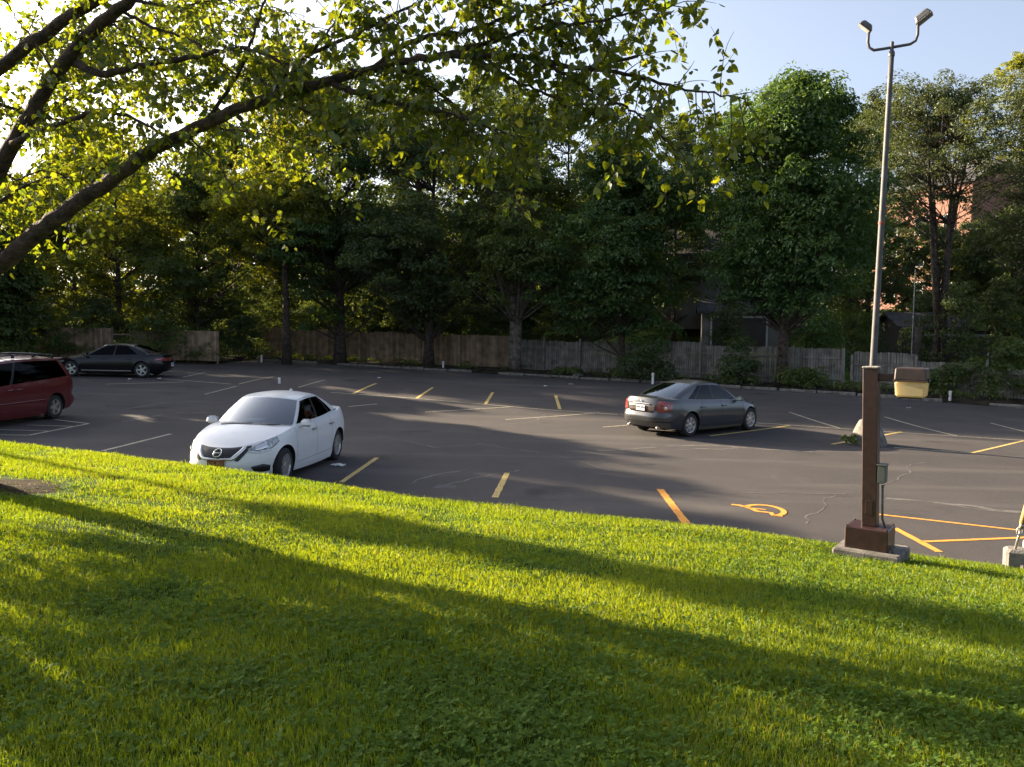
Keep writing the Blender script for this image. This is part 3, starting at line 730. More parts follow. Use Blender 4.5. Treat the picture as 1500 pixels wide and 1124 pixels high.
def red_minivan(root):
    sp = spec_sedan(nose=2.44, tail=-2.60, W=.975, xmf=1.0, xmr=-2.0, nf=2.5, nr=3.4, axles=(1.515, -1.515), wr=.335, arch=.395, rim=.215, spokes=5, rim_mat=M['alloy_dull'], paint=M['paint_red'],
        zs=[(2.44, .74), (2.1, .86), (1.8, .94), (1.5, .99), (1.0, 1.01), (.5, 1.03), (-.5, 1.08), (-1.5, 1.12), (-2.2, 1.15), (-2.6, 1.15)],
        crown=[(2.44, .03), (1.8, .06), (1.2, .04), (.4, .01), (-2.6, .01)],
        tailp=[(0, .10), (.08, .0), (.30, -.03), (.34, .05), (.7, .06), (1, .09)],
        wf=[(0, .93), (.08, .96), (.3, .99), (.55, 1.0), (.8, .985), (1, .94)],
        zb=[(2.44, .24), (1.7, .22), (-1.9, .23), (-2.6, .33)],
        gh=dict(xf0=1.88, xf1=.92, xr0=-2.49, xr1=-2.18, bf0=.30, bf1=.14, br0=.10, br1=.08, wb=.905, wt=.69, crown=.07,
                zre=[(1.0, 1.58), (.7, 1.63), (0, 1.68), (-1.2, 1.685), (-2.0, 1.65), (-2.3, 1.60)], side=((.05, .33), (.355, .63), (.65, .95)), rows=(.35, -.75), rtap=.95, rpil=.1),
        glass=dict(windscreen=M['glass_clear'], side_window=M['glass_dark'], rear_window=M['glass_dark']),
        doors=(1.25, .15, -1.0), handles=(.27, -.06), hz=.92, mirror=(1.2, 1.12), floor=.86, door_low=.34)
    c = build_car(root, sp); U = c.U
    for sg in (1, -1):
        c.strip([(sg * (U - .78), 1.10), (sg * (U - .99), 1.08)], [(sg * (U - .78), .74), (sg * (U - .99), .78)], .010, 8, 5).build('tail_light', M['lamp_red'], root, True)
        c.strip([(sg * .55, .74), (sg * .95, .82), (sg * 1.15, .83)], [(sg * .55, .60), (sg * .95, .66), (sg * 1.15, .72)], .010, 10, 4).build('headlight', M['lamp_clear'], root, True)
        u0, u1 = sg * c.ux(1.1), sg * c.ux(-1.08)
        c.strip([(u0, .60), (u1, .60)], [(u0, .56), (u1, .56)], .012, 12, 3).build('side_moulding', M['paint_red'], root, True)
        u2, u3 = sg * c.ux(-.1), sg * c.ux(-2.1)
        rk = MB(); y = sg * .60
        zr = itp([(.6, 1.735), (0, 1.765), (-1.2, 1.77), (-2.0, 1.73)])
        rk.tube([(x, y, float(zr(x)) + .035) for x in np.linspace(.5, -1.9, 12)], .016, 6)
        for x in (.5, -.3, -1.1, -1.9): rk.box((x, y, float(zr(x)) - .005), (.08, .03, .09))
        rk.build('roof_rail', M['black_trim'], root, True)
    rb = MB()
    for x in (-.25, -1.45): rb.tube([(x, -.6, 1.80), (x, -.3, 1.815), (x, .3, 1.815), (x, .6, 1.80)], .018, 6)
    rb.build('roof_crossbar', M['black_trim'], root, True)
    plate(root, c, True, .95, M['plate'], M['plate_ink'])
    sp2 = MB(); sp2.box((-2.27, 0, 1.655), (.22, 1.18, .035), bev=.012); sp2.build('roof_spoiler', M['paint_red'], root, True)
    return c

def place(root, X, Y, yaw):
    """stand the car on the lot, tilted to its slope"""
    nx = float(h_lot(X + .5, Y) - h_lot(X - .5, Y)); ny = float(h_lot(X, Y + 1) - h_lot(X, Y - 1)) / 2
    up = Vector((-nx, -ny, 1)).normalized(); f = Vector((math.cos(yaw), math.sin(yaw), 0)); f = (f - up * f.dot(up)).normalized(); l = up.cross(f)
    root.matrix_world = Matrix(((f.x, l.x, up.x, X), (f.y, l.y, up.y, Y), (f.z, l.z, up.z, float(h_lot(X, Y)) + .004), (0, 0, 0, 1)))
# ------------------------------------------------------------------ ground, lot, lawn
def y_crest(X): return 11.55 - 0.37 * np.asarray(X, float)
_zc = itp([(-30, 1.05), (-16, .88), (-10, .71), (-4.5, .54), (-.5, .35), (2.3, .33), (4.7, .20), (7, .13), (12, .08), (25, -.1)])
def z_lawn(X, Y):
    X = np.asarray(X, float); Y = np.asarray(Y, float); yc = y_crest(X)
    s = np.clip((yc - Y) / (yc - 2.5), -0.3, 2.2); zn = 1.30 - 0.035 * np.clip(X, -14, 14)
    zc = _zc(X); z = zc + (zn - zc) * np.where(s > 1, 1 + (s - 1) * .35, s)
    z = z + 0.05 * (fbm(X * .55 + 40, Y * .55 + 40, 0, 2) - .5) + 0.035 * (fbm(X * 2.1 + 9, Y * 2.1, 3.3, 2) - .5)
    d = sm(-.15, 1.0, Y - yc)
    return z * (1 - d) + (h_lot(X, Y) + .015) * d
def y_back(X):
    X = np.asarray(X, float)
    return np.where(X > -16.6, 42.4 - .60 * X, 46.0)
def z_ground(X, Y):
    """terrain beyond and around the lot"""
    X = np.asarray(X, float); Y = np.asarray(Y, float)
    base = h_lot(X, Y)
    yb = 44.5 - .62 * np.clip(X, -30, 40); d = Y - np.maximum(yb, 34)
    hill = 1.0 * sm(2, 20, d) + 3.7 * sm(18, 46, d) + 4.0 * sm(40, 110, d) + 6 * sm(120, 420, d)
    return base - .06 + hill + .25 * (fbm(X * .08 + 5, Y * .08, 1.7, 3) - .5) * sm(2, 12, d)

def build_setting():
    # terrain: one sheet out to the horizon
    def ax(a): 
        f = np.arange(-70, 70.1, 1.6); o = np.array([80, 95, 115, 140, 175, 220, 290, 400, 600]) 
        return np.concatenate([-o[::-1], f, o])
    xs = ax(0); ys = ax(0) + 45
    X, Y = np.meshgrid(xs, ys, indexing='ij'); Z = z_ground(X, Y)
    under = (Y < y_crest(X) + .3)
    Z = np.where(under, np.minimum(Z, h_lot(X, Y) - .2), Z)
    n, m = X.shape
    I = np.arange(n * m).reshape(n, m); Fq = np.stack([I[:-1, :-1], I[1:, :-1], I[1:, 1:], I[:-1, 1:]], -1).reshape(-1, 4)
    tag(mesh_np('terrain', np.stack([X, Y, Z], -1).reshape(-1, 3), Fq, M['hillgrass'], None, True), kind='structure')
    # parking lot sheet
    xs = np.concatenate([np.arange(-60, -16.61, .7), [-16.6, -16.59], np.arange(-16.2, 34, .5)]); ts = np.linspace(0, 1, 90)
    V = []
    for x in xs:
        a, b = float(y_crest(x)) + .55, float(y_back(x)); b = max(b, a + 1)
        V.append([(x, a + (b - a) * t, float(h_lot(x, a + (b - a) * t))) for t in ts])
    V = np.array(V); n, m = V.shape[:2]
    I = np.arange(n * m).reshape(n, m); Fq = np.stack([I[:-1, :-1], I[1:, :-1], I[1:, 1:], I[:-1, 1:]], -1).reshape(-1, 4)
    lot = tag(mesh_np('parking_lot', V.reshape(-1, 3), Fq, M['asphalt'], None, True), kind='structure')
    # painted lines: every line a part of the lot it is painted on
    def line(pts, mat, w=.10, name='parking_line', dz=.005, jit=.0, wjit=0.0):
        P = np.array([gp(*p)[:2] for p in pts]); seg = np.linalg.norm(np.diff(P, axis=0), axis=1); d = np.concatenate([[0], np.cumsum(seg)]); n = max(2, int(d[-1] / .08))
        t = np.linspace(0, d[-1], n); Q = np.stack([np.interp(t, d, P[:, 0]), np.interp(t, d, P[:, 1])], 1)
        if jit: Q = Q + (np.stack([fbm(t * 1.9 + P[0, 0], 3.3), fbm(t * 1.9 + 31, P[0, 1])], 1) - .5) * jit * 3.5
        T = np.gradient(Q, axis=0); T /= np.linalg.norm(T, axis=1)[:, None]; N_ = np.stack([-T[:, 1], T[:, 0]], 1)
        ww = w * np.clip(1 + (vnoise(t * 3.3, 7.7 + P[0, 0]) - .5) * wjit * 1.6 + (vnoise(t * 9.0, 3.1 + P[0, 1]) - .5) * .22, .12, 3)
        A, B = Q + N_ * ww[:, None] / 2, Q - N_ * ww[:, None] / 2
        G = np.stack([np.concatenate([A, h_lot(A[:, 0], A[:, 1])[:, None] + dz], 1), np.concatenate([B, h_lot(B[:, 0], B[:, 1])[:, None] + dz], 1)], 1)
        b = MB(); b.grid(G, flip=True); return b.build(name, mat, lot)
    W_, Y_, O_ = M['line_white'], M['line_yellow'], M['line_orange']
    for p in ([(484, 575), (610, 584), (714, 593), (809, 601), (905, 607.5)], [(1060, 617.5), (1130, 621), (1229, 628), (1303, 633), (1500, 645.5), (1640, 654)]): line(p, W_, .09)
    for p in ([(517, 577), (551, 562)], [(610, 584), (634, 568)], [(711, 592.5), (722, 575)], [(820, 599.5), (814, 580)]): line(p, Y_, .11)
    for p in ([(437, 568), (476, 557)], [(350, 563), (401, 552)], [(347, 566), (300, 578)], [(155, 563), (270, 560)], [(232, 555), (339, 563)], [(268, 553), (300, 546)]): line(p, W_, .085)
    for p in ([(1156, 604), (1230, 627.5)], [(1296, 611), (1402, 639)], [(1451, 620), (1560, 645)]): line(p, W_, .09)
    for p in ([(623, 604), (753, 596)], [(740, 615), (878, 605)], [(510, 596), (552, 592)], [(883, 626), (932, 622)]): line(p, W_, .085)
    line([(1040, 639), (1157, 623.5)], Y_, .11); line([(1219, 651), (1320, 633)], Y_, .11)
    line([(1310, 656), (1423, 664)], W_, .095); line([(1423, 664), (1500, 646)], Y_, .09)
    line([(725, 729), (743, 693)], Y_, .11); line([(500, 707), (552, 671)], Y_, .10); line([(150, 661), (250, 636)], W_, .10)
    line([(967, 717), (1006, 768)], O_, .13)
    line([(1288, 754), (1500, 778), (1560, 785)], O_, .085); line([(1310, 774), (1376, 809)], O_, .11); line([(1350, 794), (1500, 788), (1580, 785)], O_, .085)
    for p in ([(80, 615), (130, 621)], [(130, 621), (42, 638)]): line(p, W_, .10)
    for p in ([(40, 623), (111, 625)], [(-20, 629), (74, 632)], [(-20, 637), (41, 638)]): line(p, W_, .08)
    # wheelchair mark: an orange wheel arc with arm, seat and foot
    mb = MB()
    def mark(pts, w):
        Q = np.array(pts, float); T = np.gradient(Q, axis=0); T /= np.linalg.norm(T, axis=1)[:, None] + 1e-9; N_ = np.stack([-T[:, 1], T[:, 0]], 1)
        # local frame on the ground: a across (image right), b away
        o = gp(1118, 748)[:2]; ua = gp(1150, 749)[:2] - gp(1086, 745)[:2]; ua /= np.linalg.norm(ua); ub = np.array([-ua[1], ua[0]])
        def wd(q): p = o + ua * q[0] + ub * q[1]; return [p[0], p[1], float(h_lot(*p)) + .006]
        mb.grid(np.array([[wd(Q[i] + N_[i] * w / 2), wd(Q[i] - N_[i] * w / 2)] for i in range(len(Q))]), flip=True)
    an = np.linspace(2.75, -1.25, 26)
    mark([(.02 + .30 * math.cos(a), .02 + .40 * math.sin(a)) for a in an], .09)
    mark([(-.48, .30), (-.36, .28), (-.24, .16), (-.15, .02), (-.10, -.12)], .095)
    mark([(-.22, .12), (-.08, .09), (.05, .06)], .055)
    mark([(-.12, -.12), (.02, -.13), (.10, -.16), (.12, -.34), (.26, -.36)], .085)
    mb.build('wheelchair_mark', O_, lot)
    # old cracks, sealed and worn pale
    for p, w in (([(881, 661), (960, 655), (1040, 652), (1130, 659), (1190, 662)], .10), ([(885, 664), (1000, 659), (1080, 657)], .06), ([(1000, 721), (1060, 723), (1130, 722), (1215, 725), (1262, 722), (1310, 703), (1332, 693), (1325, 684), (1350, 677)], .022),
                 ([(1220, 725), (1205, 742), (1180, 768)], .024), ([(1300, 730), (1380, 738), (1430, 742), (1500, 752)], .10), ([(1372, 738), (1440, 748), (1500, 751)], .07), ([(600, 708), (650, 694), (690, 688)], .05), ([(640, 716), (700, 700), (760, 690)], .04),
                 ([(910, 606), (960, 628), (1000, 640)], .03), ([(560, 640), (640, 655), (700, 652)], .035), ([(735, 622), (780, 618), (800, 607)], .03), ([(180, 618), (260, 604), (330, 606)], .05), ([(180, 600), (240, 590), (300, 588)], .05), ([(700, 650), (820, 668), (900, 690)], .03)):
        line(p, M['crack'], w, 'pavement_crack', .0035, .09, 1.3)
    line([(640, 712), (670, 714)], M['tar'], .35, 'tar_patch', .003, .05, .8); line([(880, 676), (930, 682), (960, 681)], M['tar'], .25, 'tar_patch', .003, .1, 1.0)
    # lawn: near part fine, one sheet
    xs = np.concatenate([np.arange(-34, -14, .5), np.arange(-14, 12, .12), np.arange(12, 26, .5)]); us = np.concatenate([np.linspace(0, .35, 20, False), np.linspace(.35, .93, 92, False), np.linspace(.93, 1, 26)])
    X = np.repeat(xs[:, None], len(us), 1); y0 = -16.0; Yc = y_crest(xs)[:, None] + 1.02; Y = y0 + (Yc - y0) * us[None, :]
    Z = z_lawn(X, Y); n, m = X.shape
    I = np.arange(n * m).reshape(n, m); Fq = np.stack([I[:-1, :-1], I[1:, :-1], I[1:, 1:], I[:-1, 1:]], -1).reshape(-1, 4)
    tag(mesh_np('lawn', np.stack([X, Y, Z], -1).reshape(-1, 3), Fq, M['turf'], None, True), kind='structure')
    # strip of dirt between lot and fence
    xs = np.concatenate([np.arange(-60, -16.7, 1.0), np.arange(-16.5, 34, .5)]); vs = np.linspace(0, 1, 10); V = []
    for x in xs:
        a = float(y_back(x)) - .05
        V.append([(x, a + 6.5 * t, float(h_lot(x, a + 6.5 * t)) + .02 + .14 * float(sm(0, .25, t)) + .10 * (float(vnoise(x * .9, a + 6.5 * t)) - .3) * float(sm(0, .2, t))) for t in vs])
    V = np.array(V); n, m = V.shape[:2]
    I = np.arange(n * m).reshape(n, m); Fq = np.stack([I[:-1, :-1], I[1:, :-1], I[1:, 1:], I[:-1, 1:]], -1).reshape(-1, 4)
    tag(mesh_np('dirt_verge', V.reshape(-1, 3), Fq, M['verge'], None, True), kind='structure')
    # worn kerb along the back of the lot
    kb = MB(); xs = np.arange(-15.6, 26, 1.35)
    for i, (a, b) in enumerate(zip(xs[:-1], xs[1:])):
        if i % 7 == 3: continue
        j = random.uniform(-.08, .08)
        A = np.array([a + .03, float(y_back(a)) + .02 + j]); B = np.array([b - .03, float(y_back(b)) + .02 + j * .3]); c = (A + B) / 2
        kb.box((c[0], c[1], float(h_lot(*c)) + random.uniform(.0, .04)), (np.linalg.norm(B - A), .15, .20), math.atan2(B[1] - A[1], B[0] - A[0]), bev=.03)
    tag(kb.build('kerb', M['concrete_dark'], None), kind='structure')
    return lot

# ------------------------------------------------------------------ grass and clover on the lawn
def visible_lawn(n, y_lo, y_hi, pad=.6, rng=RNG):
    Y = y_lo + (y_hi - y_lo) * rng.random(n); X = (rng.random(n) * 2 - 1) * (Y * .63 + pad)
    k = Y < y_crest(X) + 1.0
    return X[k], Y[k]

SOIL = [(-6.35, 9.55, 1.15)]
def build_grass():
    xs, ys, hs, ws = [], [], [], []
    for lo, hi, dens in ((2.2, 3.6, 10500), (3.6, 5, 8000), (5, 6.5, 5600), (6.5, 8.5, 4000), (8.5, 11, 2900), (11, 14, 2000), (14, 20, 1300)):
        area = (hi - lo) * 2 * ((lo + hi) / 2 * .63 + .6); n = int(area * dens)
        X, Y = visible_lawn(n, lo, hi); m = (lo + hi) / 2
        # sparser, broader blades carry the lawn on past both sides of the view
        n2 = int((hi - lo) * 22 * min(dens, 2600) * .42); Y2 = lo + (hi - lo) * RNG.random(n2); X2 = (RNG.random(n2) * 2 - 1) * 11; k2 = (np.abs(X2) > Y2 * .63 + .6) & (Y2 < y_crest(X2) + 1.0)
        xs += [X, X2[k2]]; ys += [Y, Y2[k2]]; hs += [np.full(len(X), .040 + .0013 * m), np.full(int(k2.sum()), .046 + .0013 * m)]; ws += [np.full(len(X), .0024 + .00044 * m), np.full(int(k2.sum()), .0054 + .0005 * m)]
    X, Y, H, W = map(np.concatenate, (xs, ys, hs, ws))
    p = fbm(X * 1.3, Y * 1.3, 2.2, 3); p2 = fbm(X * .33 + 50, Y * .33, 8.1, 2); keep = RNG.random(len(X)) < .34 + 1.0 * sm(.32, .6, p)
    for sx, sy, sr in SOIL: keep &= (np.hypot((X - sx), (Y - sy)) > sr * (.75 + .5 * fbm(X * 2, Y * 2, 4.4, 2))) | (RNG.random(len(X)) < .10 + .5 * sm(.35, .65, fbm(X * 3 + 4, Y * 3, 2.2, 2)))
    X, Y, H, W, p, p2 = (a[keep] for a in (X, Y, H, W, p, p2)); n = len(X)
    Z = z_lawn(X, Y)
    H = H * (.45 + .8 * RNG.random(n)) * (.65 + .8 * p); tall = RNG.random(n) < .012; H = np.where(tall, H * 1.7, H)
    a = RNG.random(n) * 2 * PI; lean = (.15 + .65 * RNG.random(n) ** 1.5) * H; la = RNG.random(n) * 2 * PI
    # facing: width direction
    wx, wy = np.cos(a) * W, np.sin(a) * W; lx, ly = np.cos(la) * lean, np.sin(la) * lean
    V = np.zeros((n, 5, 3)); B = np.stack([X, Y, Z - .006], 1)
    w3 = np.stack([wx, wy, np.zeros(n)], 1); l3 = np.stack([lx, ly, np.zeros(n)], 1); up = np.stack([np.zeros(n), np.zeros(n), H], 1)
    V[:, 0] = B - w3 * .5; V[:, 1] = B + w3 * .5; V[:, 2] = B + up * .6 + l3 * .35 + w3 * .42; V[:, 3] = B + up * .6 + l3 * .35 - w3 * .42; V[:, 4] = B + up * (1 - .25 * (lean / H))[:, None] + l3
    i = np.arange(n)[:, None] * 5
    rnd = np.clip(.35 * RNG.random(n) + .55 * p2 + .35 * (p - .5) + np.where(RNG.random(n) < .03, .4, 0), 0, 1)
    o = mesh_np('grass', V.reshape(-1, 3), [np.concatenate([i, i + 1, i + 2, i + 3], 1), np.concatenate([i + 3, i + 2, i + 4], 1)], M['grass'], None, False, {'rnd': np.repeat(rnd, 5), 'dry': np.repeat(np.where(RNG.random(n) < .012 + .09 * sm(.52, .75, fbm(X * .9 + 70, Y * .9 + 5, 1.1, 3)), .5 + .5 * RNG.random(n), 0), 5)})
    tag(o, 'short sunlit lawn grass on the bank above the lot', 'grass', kind='stuff')
    # clover: three round leaflets on a short stalk
    xs, ys = [], []
    for lo, hi, dens in ((2.2, 3.6, 1500), (3.6, 5, 1200), (5, 7, 700), (7, 10, 300)):
        area = (hi - lo) * 2 * ((lo + hi) / 2 * .63 + .6); X, Y = visible_lawn(int(area * dens), lo, hi); xs.append(X); ys.append(Y)
    X, Y = np.concatenate(xs), np.concatenate(ys); q = fbm(X * .8 + 20, Y * .8 + 3, 6.6, 3); keep = RNG.random(len(X)) < .10 + .75 * sm(.45, .70, q)
    X, Y = X[keep], Y[keep]; n = len(X); Z = z_lawn(X, Y) + .015 + .030 * RNG.random(n); R = .0050 + .0060 * RNG.random(n) + .0006 * Y; a0 = RNG.random(n) * 2 * PI
    Vs, Fs = [], []; base = 0
    tx, ty = (RNG.random(n) - .5) * .8, (RNG.random(n) - .5) * .8
    ring = [(0, 0), (.55, -.62), (1.25, -.72), (1.72, -.25), (1.72, .25), (1.25, .72), (.55, .62)]
    V = np.zeros((n, 3, 7, 3))
    for k in range(3):
        an = a0 + k * 2 * PI / 3; ca, sa = np.cos(an), np.sin(an)
        for j, (u, v) in enumerate(ring):
            dx, dy = (u * ca - v * sa) * R, (u * sa + v * ca) * R
            V[:, k, j, 0] = X + dx; V[:, k, j, 1] = Y + dy; V[:, k, j, 2] = Z + dx * tx + dy * ty + (u * .28 - abs(v) * .18) * R
    i = np.arange(n * 3)[:, None] * 7
    F = [np.concatenate([i, i + 1, i + 2, i + 3], 1), np.concatenate([i, i + 3, i + 4], 1), np.concatenate([i, i + 4, i + 5, i + 6], 1)]
    o = mesh_np('clover', V.reshape(-1, 3), F, M['clover'], None, False, {'rnd': np.repeat(RNG.random(n), 21)})
    tag(o, 'clover leaves growing low between the lawn grass', 'clover', kind='stuff')
    # bare soil at the foot of the near tree
    sx, sy, sr = SOIL[0]; b = MB(); V = []
    for r_ in np.linspace(0, 1, 12):
        row = []
        for k in range(37):
            an = 2 * PI * k / 36; rr = r_ * sr * (1.0 + .9 * (float(vnoise(3 + math.cos(an) * 2.5, 3 + math.sin(an) * 1.5)) - .5)); x, y = sx + rr * math.cos(an), sy + rr * math.sin(an) * .8
            row.append((x, y, float(z_lawn(x, y)) + .03 * (1 - r_ ** 3) + .012 + .03 * (float(vnoise(x * 9, y * 9)) - .5) * (1 - r_) - .02 * r_ ** 6))
        V.append(row)
    b.grid(np.array(V)); tag(b.build('bare_soil', M['soil'], None, True), kind='structure')
# ------------------------------------------------------------------ trees
def leaf_quads(C, D, Nn, L, Wd, fold=.12):
    """one folded leaf-shaped quad per row"""
    S_ = np.cross(D, Nn); S_ /= np.linalg.norm(S_, axis=1)[:, None] + 1e-9
    n = len(C); V = np.zeros((n, 4, 3)); l = L[:, None]; w = Wd[:, None]
    V[:, 0] = C - D * l * .5; V[:, 1] = C + S_ * w * .5 + Nn * l * fold; V[:, 2] = C + D * l * .5; V[:, 3] = C - S_ * w * .5 + Nn * l * fold
    i = np.arange(n)[:, None] * 4
    return V.reshape(-1, 3), np.concatenate([i, i + 1, i + 2, i + 3], 1)

def unit(a): return a / (np.linalg.norm(a, axis=-1, keepdims=True) + 1e-9)

def leaf_clumps(ctr, rc, per, size, rng, flat=.8, droop=.4, aspect=.5):
    n = len(ctr); k = np.repeat(np.arange(n), per); N_ = len(k)
    d = unit(rng.normal(size=(N_, 3))); d[:, 2] = np.abs(d[:, 2]) * 1.15 - .30; r_ = (.45 + .55 * rng.random(N_) ** .6)
    # every clump is a ragged spray of its own
    st = unit(rng.normal(size=(n, 3)))[k]; d = d + st * (np.sum(d * st, 1)[:, None]) * .55
    P = ctr[k] + d * (rc[k] * r_)[:, None] * np.array([1, 1, flat])
    Nn = unit(rng.normal(size=(N_, 3)) * .45 + np.array([0, 0, .45]) + d * .75)
    Dd = unit(rng.normal(size=(N_, 3)) * .7 + d * np.array([1, 1, .3]) + np.array([0, 0, -droop])); Dd = unit(Dd - Nn * np.sum(Dd * Nn, 1)[:, None])
    L = size * (.55 + .8 * rng.random(N_))
    V, Fq = leaf_quads(P, Dd, Nn, L, L * aspect * (.8 + .4 * rng.random(N_)))
    tone = np.clip(.5 + .25 * rng.normal(size=n), 0, 1)[k]
    return V, Fq, np.repeat(np.clip(tone * .65 + .35 * rng.random(N_), 0, 1), 4)

def tree(name, label, cat, base, H, cb, rad, leafmat, bark, n=190, per=110, size=.20, stems=((0, 0),), r0=.16, seed=1, group=None, prof=(.75, .55), off=(0, 0), rc=.95, open_=0.0, ecc=1.0, wind=.0, limbs=.35, fork=0.0):
    rng = np.random.default_rng(seed); n = int(n * 1.55)
    root = thing(name, label, cat, base, 0, group)
    top = H * .94; skel = []
    tr = MB()
    for si, (lx, ly) in enumerate(stems):
        zz = np.linspace(0, 1, 11); rr = (r0 if si == 0 else r0 * .8)
        ph = rng.random(4) * 9
        bx = (.10 * si if len(stems) > 1 else 0)
        x = bx * math.cos(si * 2.4) + lx * (zz * .4 + .6 * zz ** 1.5) * top * .35 + off[0] * sm(.2, 1, zz) + .12 * np.sin(zz * 5 + ph[0]) * zz + wind * np.sin(zz * 9 + ph[2]) * zz
        y = bx * math.sin(si * 2.4) + ly * (zz * .4 + .6 * zz ** 1.5) * top * .35 + off[1] * sm(.2, 1, zz) + .12 * np.sin(zz * 5 + ph[1]) * zz
        P = np.stack([x, y, zz * top - .15 * (zz == 0)], 1); R = rr * (1 - zz) ** .75 + .02; R[0] *= 1.45; R[1] *= 1.08
        tr.tube(P, R, 9); skel.append(P)
    # lobes of foliage, each a dome of leaf clumps, with dark gaps between them
    nl = max(8, int(n / 9)); m = nl * 4; t = rng.random(m); an = rng.random(m) * 2 * PI
    p1, p2 = prof
    shape = np.clip(np.sin(PI * np.clip(t, 0.0, 1) ** p1), 0, 1) ** p2
    lob = .55 + .9 * vnoise(np.cos(an) * 1.6 + seed * 3.1, np.sin(an) * 1.6 + 7, t * 4.0 + seed)
    R_ = rad * shape * lob * (.25 + .70 * rng.random(m) ** .55); Hc = cb + (H - cb) * t
    lc = np.stack([np.cos(an) * R_ * ecc + off[0] * (Hc / H), np.sin(an) * R_ + off[1] * (Hc / H), Hc], 1)
    keep = vnoise(lc[:, 0] * .6 + seed * 5, lc[:, 1] * .6, lc[:, 2] * .7) > .22 + open_
    lc = lc[keep][:nl]; lr = np.clip(rad * .38, .35, 1.8) * (.6 + .75 * rng.random(len(lc))); lr *= np.clip(1.25 - .55 * (lc[:, 2] - cb) / (H - cb), .6, 1.2)
    k = np.repeat(np.arange(len(lc)), 11); d = unit(rng.normal(size=(len(k), 3))); d[:, 2] = d[:, 2] * 1.05 + .22
    ctr = lc[k] + d * (lr[k] * (.55 + .5 * rng.random(len(k))))[:, None] * np.array([1, 1, .95])
    ctr[:, 2] = np.clip(ctr[:, 2], .5, None); rcs = rc * .62 * (.6 + .8 * rng.random(len(ctr)))
    # limbs from the nearest stem to a share of the clumps
    for c in ctr[rng.random(len(ctr)) < limbs]:
        S_ = skel[int(rng.integers(len(skel)))]
        zt = np.clip(c[2] - (.35 + .35 * rng.random()) * np.hypot(*(c[:2])) - .4, cb * .62, top * .86); i = np.argmin(abs(S_[:, 2] - zt)); a = S_[i]
        u = np.linspace(0, 1, 6)[:, None]; mid = (a + c) / 2 + np.array([0, 0, -.08 * np.linalg.norm(c - a)]) + rng.normal(size=3) * .12
        P = (1 - u) ** 2 * a + 2 * u * (1 - u) * mid + u ** 2 * c
        ra = min(.055 * (r0 / .16), .4 * r0) * (1 - zt / H * .6); tr.tube(P, np.linspace(ra, .008, 6), 5, False)
    tr.build('trunk', bark, root, True)
    V, Fq, a = leaf_clumps(ctr, rcs, per, size, rng)
    mesh_np('crown', V, Fq, leafmat, root, False, {'rnd': a})
    return root

def shrub(name, label, cat, base, w, d, h, leafmat, n=40, per=90, size=.12, seed=1, group=None, rc=.4):
    rng = np.random.default_rng(seed); root = thing(name, label, cat, base, 0, group)
    t = rng.random(n); an = rng.random(n) * 2 * PI; r_ = rng.random(n) ** .5 * np.sqrt(np.clip(1 - t ** 2, .05, 1))
    lob = .6 + .8 * vnoise(np.cos(an) * 1.5 + seed, np.sin(an) * 1.5 + 4, t * 3)
    ctr = np.stack([np.cos(an) * r_ * w / 2 * lob, np.sin(an) * r_ * d / 2 * lob, .12 + t * h * (.65 + .45 * lob * .8)], 1)
    st = MB()
    for c in ctr[::4]: st.tube([(c[0] * .2, c[1] * .2, -.05), (c[0] * .5, c[1] * .5, c[2] * .5), tuple(c)], [.018, .012, .005], 4, False)
    st.build('stems', M['bark'], root)
    V, Fq, a = leaf_clumps(ctr, rc * (.6 + .7 * rng.random(n)), per, size, rng)
    mesh_np('foliage', V, Fq, leafmat, root, False, {'rnd': a}); return root

# ------------------------------------------------------------------ near tree whose limbs cross the top of the view
HEART = np.array([(0, 0, 0), (-.26, -.13, .02), (-.47, .12, .05), (-.42, .48, .04), (-.20, .80, .0), (0, 1.06, -.06), (.20, .80, .0), (.42, .48, .04), (.47, .12, .05), (.26, -.13, .02), (0, .42, -.05)], float)
HEART_F = np.array([[10, i, (i + 1) % 10] for i in range(10)])

